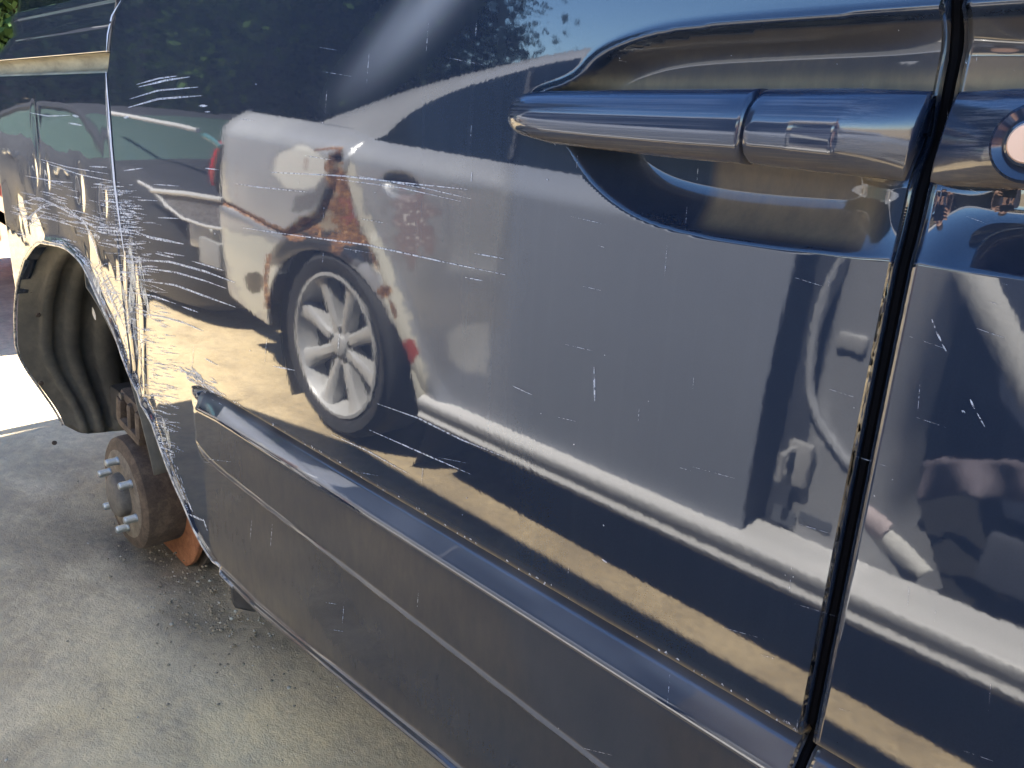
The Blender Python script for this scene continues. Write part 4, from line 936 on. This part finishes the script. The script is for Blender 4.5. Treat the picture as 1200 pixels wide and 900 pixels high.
    hs = np.linspace(.27, .90, 24)
    P = np.array([[(x+np.interp(h, [.27, .40, .55, .90], [.10, .02, 0, 0])*(x > -.47), -d, h) for x, d in ((-.545, .875), (-.535, .862), (-.50, .858), (-.455, .862), (-.415, .880), (-.40, .93), (-.39, 1.0))] for h in hs]); grid('middle_pillar', L(P), M['silver'], sedan, attrs=flat(P.shape[0]*7))
    sp = smooth_poly([tuple(L(refl(*p))) for p in ((992, 292, .855), (962, 350, .852), (948, 420, .851), (950, 480, .852), (985, 535, .853), (1010, 560, .86))], 2, False)
    BM().tube(sp, .008, 8).build('door_weatherstrip', simple('pale_weatherstrip', (.34, .35, .37), .5), sedan)
    c = Vector(L(refl(935, 545, .845))); b = BM(); b.box(c, (.045, .018, .085), None, 0, .006); b.tube([c+Vector((-.012, .01, -.028)), c+Vector((-.012, .045, -.024)), c+Vector((-.012, .045, .024)), c+Vector((-.012, .01, .028))], .006, 8); b.build('door_striker', M['alloy'], sedan)
    for a, b_ in (((906, 596), (928, 618)), ((936, 604), (972, 624))):
        p0, p1 = L(refl(*a, .853)), L(refl(*b_, .853)); BM().box(((p0[0]+p1[0])/2, (p0[1]+p1[1])/2, (p0[2]+p1[2])/2), (abs(p1[0]-p0[0]), .003, abs(p1[2]-p0[2])+.012)).build('pillar_label', M['label'], sedan)
    c = Vector(L(refl(1008, 380, .87))); BM().box(c, (.03, .02, .10), None, 0, .006).box(c+Vector((0, .01, -.03)), (.05, .02, .03), None, 0, .006).build('belt_guide', M['alloy'], sedan)
    # front seat, belt, rag
    s = BM(); s.box(L((.10, -1.28, .42)), (.56, .50, .16), Matrix.Rotation(math.radians(-6), 3, 'Y'), 0, .05).build('seat_cushion', M['interior'], sedan)
    s = BM(); s.box(L((-.27, -1.28, .74)), (.15, .50, .66), Matrix.Rotation(math.radians(-16), 3, 'Y'), 0, .05).build('seat_back', M['interior'], sedan)
    s = BM(); s.box(L((-.37, -1.28, 1.10)), (.10, .26, .16), Matrix.Rotation(math.radians(-12), 3, 'Y'), 0, .04).build('head_restraint', M['interior'], sedan)
    s = BM(); s.box(L((.0, -1.00, .36)), (.50, .03, .10), None, 0, .012).build('seat_side_trim', M['interior2'], sedan)
    BM().box(L((.9, -1.66, .68)), (.4, 1.4, .26), None, 0, .05).build('dashboard', M['interior2'], sedan)
    BM().box(L((.1, -2.42, .58)), (1.3, .05, .62), None, 0, .02).build('far_door_trim', M['interior2'], sedan)
    def webbing(name, pts, w, mat):
        q = smooth_poly(pts, 2, False); V = []
        for i, p in enumerate(q):
            a = np.array(q[max(0, i-1)]); b = np.array(q[min(len(q)-1, i+1)]); t = b-a; nn = np.array([t[2], 0, -t[0]]); nn = nn/np.linalg.norm(nn)*w/2; V += [L(np.array(p)+nn), L(np.array(p)-nn)]
        o = mesh(name, V, [(2*i, 2*i+1, 2*i+3, 2*i+2) for i in range(len(q)-1)], mat, sedan); m_ = o.modifiers.new('thickness', 'SOLIDIFY'); m_.thickness = .003
    webbing('seat_belt', [refl(1125, 285, .93), refl(1152, 345, .93), refl(1190, 420, .94), refl(1240, 520, .96)], .055, M['belt'])
    webbing('lower_belt', [refl(1004, 596, .875), refl(1022, 618, .872), refl(1050, 645, .872), refl(1082, 678, .876)], .040, M['belt'])
    webbing('belt_tag', [refl(1003, 600, .868), refl(1020, 612, .867), refl(1036, 626, .868)], .042, M['pink'])
    P = np.array([[L(refl(1080+120*u, 560+28*v-3*math.sin(3*u), .95+.04*v*math.sin(9*u)))+np.array([0, .006*math.sin(7*u+2*v), .004*math.sin(5*u)]) for u in np.linspace(0, 1.2, 24)] for v in np.linspace(-.6, 1, 8)])
    rg = grid('seat_cover_fold', P, simple('dusty_pink_cloth', (.13, .112, .13), .9, scale=30), sedan); m_ = rg.modifiers.new('thickness', 'SOLIDIFY'); m_.thickness = .006
    # tail lamp: broken red lens round a dark hollow
    def rib(name, pts, w, mat, off):
        n = 24; d = [0]
        for a, b in zip(pts[:-1], pts[1:]): d.append(d[-1]+math.dist(a, b))
        V = []
        for i in range(n+1):
            s_ = d[-1]*i/n; x = np.interp(s_, d, [p[0] for p in pts]); y = np.interp(s_, d, [p[1] for p in pts]); x2 = np.interp(min(d[-1], s_+1), d, [p[0] for p in pts]); y2 = np.interp(min(d[-1], s_+1), d, [p[1] for p in pts])
            tx, ty = x2-x, y2-y; l = math.hypot(tx, ty)
            if l < 1e-6: tx, ty = x-ox, y-oy; l = math.hypot(tx, ty)
            ox, oy = x, y; hw = w/2*(.4+.6*min(1, 4*i/n, 4*(n-i)/n)); nx, ny = -ty/l*hw, tx/l*hw
            V += [L(sv(x+nx, y+ny, off)), L(sv(x-nx, y-ny, off))]
        o = mesh(name, V, [(2*i, 2*i+1, 2*i+3, 2*i+2) for i in range(n)], mat, sedan); m_ = o.modifiers.new('thickness', 'SOLIDIFY'); m_.thickness = .006
        return o
    def rim_tube(name, pts, D, r, mat):
        q = smooth_poly([tuple(L(refl(x, y, D))) for x, y in pts], 2, False); n = len(q); BM().tube(q, [r*min(1, .35+.65*min(k, n-1-k)/4) for k in range(n)], 10).build(name, mat, sedan)
    rim_tube('tail_light_hollow', [(284, 163), (274, 168), (266, 180), (261, 200), (260, 226)], .835, .030, M['dark'])
    rim_tube('tail_light', [(284, 157), (272, 159), (260, 170), (253, 188), (250, 216)], .845, .017, M['lamp_red'])
    w = wheel('wheel_assembly', 1., sedan, R=.290, rr=.219, rot=90+18)
    w.name = 'wheel'; w.location = L((-1.955, -.774, .288)); w.rotation_euler = (0, 0, math.pi)
    w2 = copy_tree(w, sedan); w2.location = L((1.45, -.835, .298))
    for x in (-1.955, 1.45): w3 = copy_tree(w, sedan); w3.location = L((x, -2.46, .298)); w3.rotation_euler = (0, 0, 0)
sedan_top()

# ------------------------------------------------------------------ other cars of the yard
def car(name, label, paint, loc, rz, Ln=4.3, W=1.68, zb=.18, belt=.86, roof=1.36, hood=.78, wheels=True, glass=None):
    t = empty(name, loc, rz, label, 'car'); glass = glass or M['glass']
    xs = np.linspace(-Ln/2, Ln/2, 60)
    def topz(x):
        u = x/Ln; return np.interp(u, [-.5, -.485, -.45, -.30, .12, .30, .44, .485, .5], [belt*.72, belt*.93, belt*.985, belt, belt, (belt+hood)/2+.03, hood, hood*.88, hood*.62])
    def hw(x): u = abs(x/Ln); return W/2*(1-.10*max(0, (u-.32)/.18)**2-.10*max(0, (u-.46)/.04)**2)
    P = []
    for x in xs:
        z = float(topz(x)); w = hw(x); b = zb+.10*max(0, (abs(x/Ln)-.42)/.08)**2
        half = [(0, b), (w*.80, b), (w*.955, b+.05), (w*.99, b+.16), (w, b+(z-b)*.55), (w*.985, b+(z-b)*.82), (w*.94, z-.015), (w*.86, z+.006), (w*.45, z+.025), (0, z+.03)]
        P.append([(x, y, zz) for y, zz in half]+[(x, -y, zz) for y, zz in half[-2:0:-1]])
    P = np.array(P); o = grid('body', P, paint, t, wu=True, flip=True)
    mesh('front_cap', P[-1], [tuple(range(P.shape[1]))], paint, o); mesh('rear_cap', P[0], [tuple(range(P.shape[1]))[::-1]], paint, o)
    G = [(-.36, belt), (-.20, roof-.02), (-.06, roof+.01), (.06, roof), (.26, belt-.01)]
    A = np.array(smooth_poly([(u*Ln, z) for u, z in G], 2, False)); T = np.linspace(0, 1, 12)
    P = np.array([[(x, (2*k-1)*W/2*(.90-.17*(z-belt)/(roof-belt)), z+.035*math.sin(math.pi*k)) for k in T] for x, z in A])
    n = len(A); i0, i1 = int(n*.30), int(n*.66)
    grid('roof', P[i0:i1+1], paint, t, flip=True); grid('rear_window', P[:i0+1], glass, t, flip=True); grid('windshield', P[i1:], glass, t, flip=True)
    for s in (0, -1):
        e = P[:, s]; low = e.copy(); low[:, 2] = belt-.01; low[:, 1] = (1 if s else -1)*W/2*.905
        b = BM(); b.tube([tuple(v) for v in e], .022, 6); 
        j = int(n*.47); b.box(tuple((e[j]+low[j])/2+[0, 0, .0]), (.07, .03, float(e[j][2]-low[j][2])), None, 0, .005); b.build('window_frame', paint, t)
        g = np.stack([low, e], 1); g[:, :, 1] *= .985
        grid('side_window', g, glass, t, flip=bool(s))
        for xd in (-.30*Ln+.18, -.02*Ln, .23*Ln):
            BM().tube([(xd, (1 if s else -1)*hw(xd)*.998, zb+.12), (xd+.02, (1 if s else -1)*hw(xd)*1.001, belt*.72), (xd, (1 if s else -1)*hw(xd)*.96, belt-.02)], .004, 4).build('door_gap', M['rubber'], t)
        for xd in (-.08*Ln, .14*Ln): BM().box((xd, (1 if s else -1)*hw(xd)*.995, belt*.86), (.16, .03, .028), None, 0, .01).build('door_handle', M['chrome'], t)
        sy = 1 if s else -1
        BM().box((Ln/2-.10, sy*W*.36, hood-.14), (.14, .34, .12), Matrix.Rotation(-sy*.35, 3, 'Z'), 0, .03).build('headlight', M['lamp_clear'], t)
        BM().box((-Ln/2+.06, sy*W*.37, belt-.20), (.12, .30, .14), Matrix.Rotation(sy*.3, 3, 'Z'), 0, .03).build('tail_light', M['lamp_red'], t)
    BM().box((Ln/2-.02, 0, hood-.20), (.06, .75, .12), None, 0, .02).build('grille', M['plastic'], t)
    BM().box((Ln/2+.005, 0, zb+.17), (.03, .50, .11), None, 0, .005).build('number_plate', M['plate'], t)
    if wheels:
        w = wheel('w', 1., t); w.name = 'wheel'; w.location = (.31*Ln, -W/2+.03, .325)
        for x, s in ((.31, 1), (-.30, -1), (-.30, 1)):
            c = copy_tree(w, t); c.location = (x*Ln, s*(W/2-.03), .325); c.rotation_euler = (0, 0, math.pi if s > 0 else 0)
        for x in (.31, -.30):
            for s in (-1, 1): BM().lathe([(.37, -.004*s), (.37, .05), (.01, .06)], (x*Ln, s*(W/2-.02), .33), 32).build('wheel_arch', M['dark'], t)
    return t
dk = car('sedan', 'dark grey low sedan shell without wheels behind the silver car', M['black'], (-5.12, -1.62, 0), 0, 4.1, 1.60, .02, .56, .745, .55, False, M['green_tint'])
def dark_front():
    def q(px, py, D): return refl(px, py, D)-np.array([-5.12, -1.62, 0])
    n = NT('black_mesh_grille'); f = n.n('ShaderNodeTexVoronoi'); f.inputs['Scale'].default_value = 90; n.l(n.tc.outputs['Object'], f.inputs['Vector']); n.p(Base_Color=n.ramp(f.outputs['Distance'], [(.2, (.012, .012, .014)), (.6, (.12, .12, .13))]), Roughness=.5)
    pl = [(180, 224), (262, 234), (262, 268), (240, 264), (212, 254), (195, 242)]
    mesh('bumper_mesh', [q(*p, .805) for p in pl]+[q(*p, .83) for p in pl], [tuple(range(6)), (0, 1, 7, 6), (1, 2, 8, 7), (2, 3, 9, 8), (3, 4, 10, 9), (4, 5, 11, 10), (5, 0, 6, 11)], n.m, dk, False)
    BM().tube([q(*p, .80) for p in ((162, 212), (180, 222), (196, 242), (214, 256), (240, 265), (262, 269))], .006, 8).build('bumper_trim', M['alloy'], dk)
    BM().tube([q(*p, .80) for p in ((178, 223), (220, 227), (262, 234))], .010, 8).build('bumper_trim', M['alloy'], dk)
    BM().box((q(233, 286, .805)+q(265, 310, .805))/2, (.17, .02, .10), None, 0, .004).build('plate', M['plate'], dk)
    BM().tube([q(*p, .83) for p in ((240, 157), (250, 163), (260, 171))], .010, 8).build('fender_lamp', simple('teal_lens', (.06, .13, .14), .2), dk)
    BM().tube([q(*p, 1.04) for p in ((126, 130), (150, 134), (180, 140), (212, 146), (232, 151))], .010, 8).build('roof_edge', M['alloy'], dk)  # tube added as the bright sunlit line of the roof edge
dark_front()
rc = car('sedan', 'faded red car standing behind the tail of the van', M['red'], (-4.02, 2.52, 0), -math.pi/2, 4.4, 1.74)

# ------------------------------------------------------------------ trees round the yard
def leaf_cloud(n, seed, rad, h0, h1, conical, s):
    r = np.random.default_rng(seed); V = []; F = []
    cl = []
    for _ in range(90):
        u = r.random(); z = h0+(h1-h0)*u; R = rad*((1-u)**.6 if conical else math.sqrt(max(.05, 1-(2*u-1)**2))); a = r.random()*6.283; d = R*math.sqrt(r.random()); cl.append((d*math.cos(a), d*math.sin(a), z, .30+.55*r.random()))
    c = np.array(cl)[r.integers(0, 90, n)]; p = c[:, :3]+r.normal(0, 1, (n, 3))*c[:, 3:4]*.75
    u = r.normal(0, 1, (n, 3)); u /= np.linalg.norm(u, axis=1)[:, None]; w = np.cross(u, r.normal(0, 1, (n, 3))); w /= np.linalg.norm(w, axis=1)[:, None]; sz = s*(.6+.8*r.random((n, 1)))
    V = np.stack([p-u*sz, p+w*sz*.55, p+u*sz, p-w*sz*.55], 1).reshape(-1, 3); F = np.arange(4*n).reshape(n, 4)
    return V, F
def tree_proto(seed, conical, h, rad, mat):
    V, F = leaf_cloud(26000, seed, rad, .25 if conical else h*.05, h, conical, .07)
    t = empty('tree', (0, 0, 0)); o = quads('crown', V, F, mat, t, False)
    b = BM(); r = random.Random(seed); b.tube([(0, 0, -.2), (.05, 0, h*.3), (-.05, .05, h*.6), (0, 0, h*.93)], [.20, .16, .10, .03], 8)
    for k in range(9):
        z = h*(.18+.07*k); a = r.random()*6.28; b.tube([(0, 0, z), (rad*.4*math.cos(a), rad*.4*math.sin(a), z+.5), (rad*.75*math.cos(a), rad*.75*math.sin(a), z+.9)], [.07, .045, .015], 6)
    b.build('trunk', M['bark'], t); return t
prot = [tree_proto(1, False, 7.5, 2.6, M['leaf']), tree_proto(2, True, 8.5, 2.2, M['leaf']), tree_proto(3, False, 6.5, 2.9, M['leaf2'])]
spots = [(51.5, 17, 1, False), (55, 16, 0, False), (59, 18, 2, False), (62, 15.5, 0, False), (66, 17, 1, False), (69, 15, 2, False), (73, 17, 0, False), (77, 15, 0, False), (81, 17, 2, False), (86, 16, 0, False), (64, 22, 0, False), (57, 22, 1, False), (72, 22, 0, False), (84, 15, 0, True), (79, 13, 2, True), (75, 14, 0, True), (70, 17, 2, True), (88, 19, 1, True), (74.5, 19, 1, True)]
usedp = set()
for a, r_, k, direct in spots:
    o = prot[k] if k not in usedp else copy_tree(prot[k]); usedp.add(k); a = math.radians(a)
    o.location = (-r_*math.sin(a), (1 if direct else -1)*r_*math.cos(a)-.46*(1 if direct else -1), 0); o.rotation_euler = (0, 0, rng.random()*6.28); s = .9+.3*rng.random(); o.scale = (s, s, s)
    tag(o, 'tall dense green tree behind the tail of the van and the red car' if direct else 'tall dense green tree behind the parked silver and dark grey sedans', 'tree', 'trees behind the van' if direct else 'trees behind the sedans')

# ------------------------------------------------------------------ the person taking the picture, crouched in the gap between the cars
def person():
    t = empty('person', (.25, -.75, 0), 0, 'person in dark shirt sitting in the silver sedan doorway holding up a phone', 'person')
    o0 = Vector((.25, -.75, 0)); fx = Vector(_ax[:, 2]); lens = Vector(_cw)
    ph = lens-fx*.020                                   # the phone is behind the lens
    J = {}
    def skin(name, pts, edges, rad, mat, parent, sub=2):
        me = bpy.data.meshes.new(name); me.from_pydata([tuple(Vector(p)-o0) for p in pts], edges, []); ob = link(name, me, mat, parent, False)
        md = ob.modifiers.new('skin', 'SKIN'); md.use_smooth_shade = True
        for v, r in zip(me.skin_vertices[0].data, rad): v.radius = (r, r) if not isinstance(r, tuple) else r
        me.skin_vertices[0].data[0].use_root = True
        s = ob.modifiers.new('smooth', 'SUBSURF'); s.levels = sub; s.render_levels = sub; return ob
    rt = Vector(_ax[:, 0]); up = -Vector(_ax[:, 1])
    hl = Vector((.08, -.72, .60)); hr = ph+rt*.085-fx*.03
    pel = Vector((.24, -1.10, .60)); ch = Vector((.20, -1.00, .90)); nk = Vector((.18, -.95, 1.06)); hd = Vector((.165, -.915, 1.14)); tp = Vector((.16, -.91, 1.23))
    sl = Vector((.02, -.98, 1.0)); sr = Vector((.38, -.94, 1.0)); ell = Vector((-.02, -.84, .78)); elr = Vector((.30, -.70, .86))
    hpl = Vector((.15, -1.06, .58)); hpr = Vector((.33, -1.06, .58)); kl = Vector((.10, -.70, .52)); kr = Vector((.40, -.68, .52)); al = Vector((.10, -.66, .09)); ar = Vector((.40, -.62, .09))
    fl_ = al+Vector((-.02, .17, -.045)); fr_ = ar+Vector((.02, .17, -.045))
    pts = [pel, (pel+ch)/2, ch, nk, hd, tp, sl, ell, hl, sr, elr, hr, hpl, kl, al, fl_, hpr, kr, ar, fr_]
    ed = [(0, 1), (1, 2), (2, 3), (3, 4), (4, 5), (2, 6), (6, 7), (7, 8), (2, 9), (9, 10), (10, 11), (0, 12), (12, 13), (13, 14), (14, 15), (0, 16), (16, 17), (17, 18), (18, 19)]
    rad = [.13, .125, .14, .058, .088, .070, .062, .043, .030, .062, .043, .030, .088, .062, .042, .036, .088, .062, .042, .036]
    sk = simple('skin', (.36, .21, .15), .55, scale=40, var=.1); cl = simple('dark_shirt', (.03, .03, .05), .9); jn = simple('denim', (.05, .07, .12), .9)
    body = skin('body', pts, ed, rad, sk, t)
    skin('shirt', [pel+Vector((0, 0, .03)), (pel+ch)/2, ch, (ch+nk)/2, sl, (sl*.5+ell*.5), sr, (sr*.5+elr*.5)], [(0, 1), (1, 2), (2, 3), (2, 4), (4, 5), (2, 6), (6, 7)], [.142, .14, .152, .085, .075, .062, .075, .062], cl, t)
    skin('trousers', [pel, hpl, kl, al+Vector((0, 0, .05)), hpr, kr, ar+Vector((0, 0, .05))], [(0, 1), (1, 2), (2, 3), (0, 4), (4, 5), (5, 6)], [.145, .10, .076, .056, .10, .076, .056], jn, t)
    fwd = (ph-hd); fwd.z = 0; fwd.normalize(); side = fwd.cross(Vector((0, 0, 1)))
    skin('hair', [hd-fwd*.045+Vector((0, 0, .03)), hd+Vector((0, 0, .10)), hd+fwd*.05+Vector((0, 0, .105))], [(0, 1), (1, 2)], [.080, .078, .045], simple('brown_hair', (.03, .02, .015), .8), t)
    f = BM(); f.tube([hd+fwd*.085+Vector((0, 0, .01)), hd+fwd*.105-Vector((0, 0, .018)), hd+fwd*.09-Vector((0, 0, .026))], [.008, .014, .008], 8); 
    for s in (-1, 1): f.tube([hd+side*s*.088+Vector((0, 0, .02)), hd+side*s*.094-Vector((0, 0, .01)), hd+side*s*.086-Vector((0, 0, .035))], [.012, .018, .009], 8)
    f.V = [tuple(Vector(v)-o0) for v in f.V]; f.build('nose_and_ears', sk, t)
    e = BM()
    for s in (-1, 1): e.tube([hd+fwd*.072+side*s*.032+Vector((0, 0, .018)), hd+fwd*.088+side*s*.032+Vector((0, 0, .018))], [.012, .008], 10)
    e.V = [tuple(Vector(v)-o0) for v in e.V]; e.build('eyes', M['dark'], t)
    m_ = BM().tube([hd+fwd*.082+side*-.024-Vector((0, 0, .05)), hd+fwd*.092-Vector((0, 0, .052)), hd+fwd*.082+side*.024-Vector((0, 0, .05))], .006, 6); m_.V = [tuple(Vector(v)-o0) for v in m_.V]; m_.build('mouth', simple('lips', (.38, .13, .11), .5), t)
    for nm, hnd, sg in (('left', hl, -1), ('right', hr, 1)):
        for k in range(4):
            b0 = hnd+up*(.028-.018*k)+fx*.010; skin('finger', [b0-fx*.012, b0+fx*.012+rt*sg*-.006, b0+fx*.026-rt*sg*.016, b0+fx*.024-rt*sg*.030], [(0, 1), (1, 2), (2, 3)], [.010, .0095, .0085, .007], sk, t, 1)
        skin('thumb', [hnd+up*.0-fx*.010, hnd-fx*.008-rt*sg*.022+up*.012, hnd-fx*.004-rt*sg*.042+up*.016], [(0, 1), (1, 2)], [.013, .011, .008], sk, t, 1)
    rot = Matrix([[rt[i], up[i], -fx[i]] for i in range(3)])
    p = BM().box(ph, (.150, .072, .008), rot, 0, .0035); pe = p.build('phone', M['rubber']); tag(pe, 'black phone held up in one hand between the van and the silver sedan', 'phone')
    return t
person()
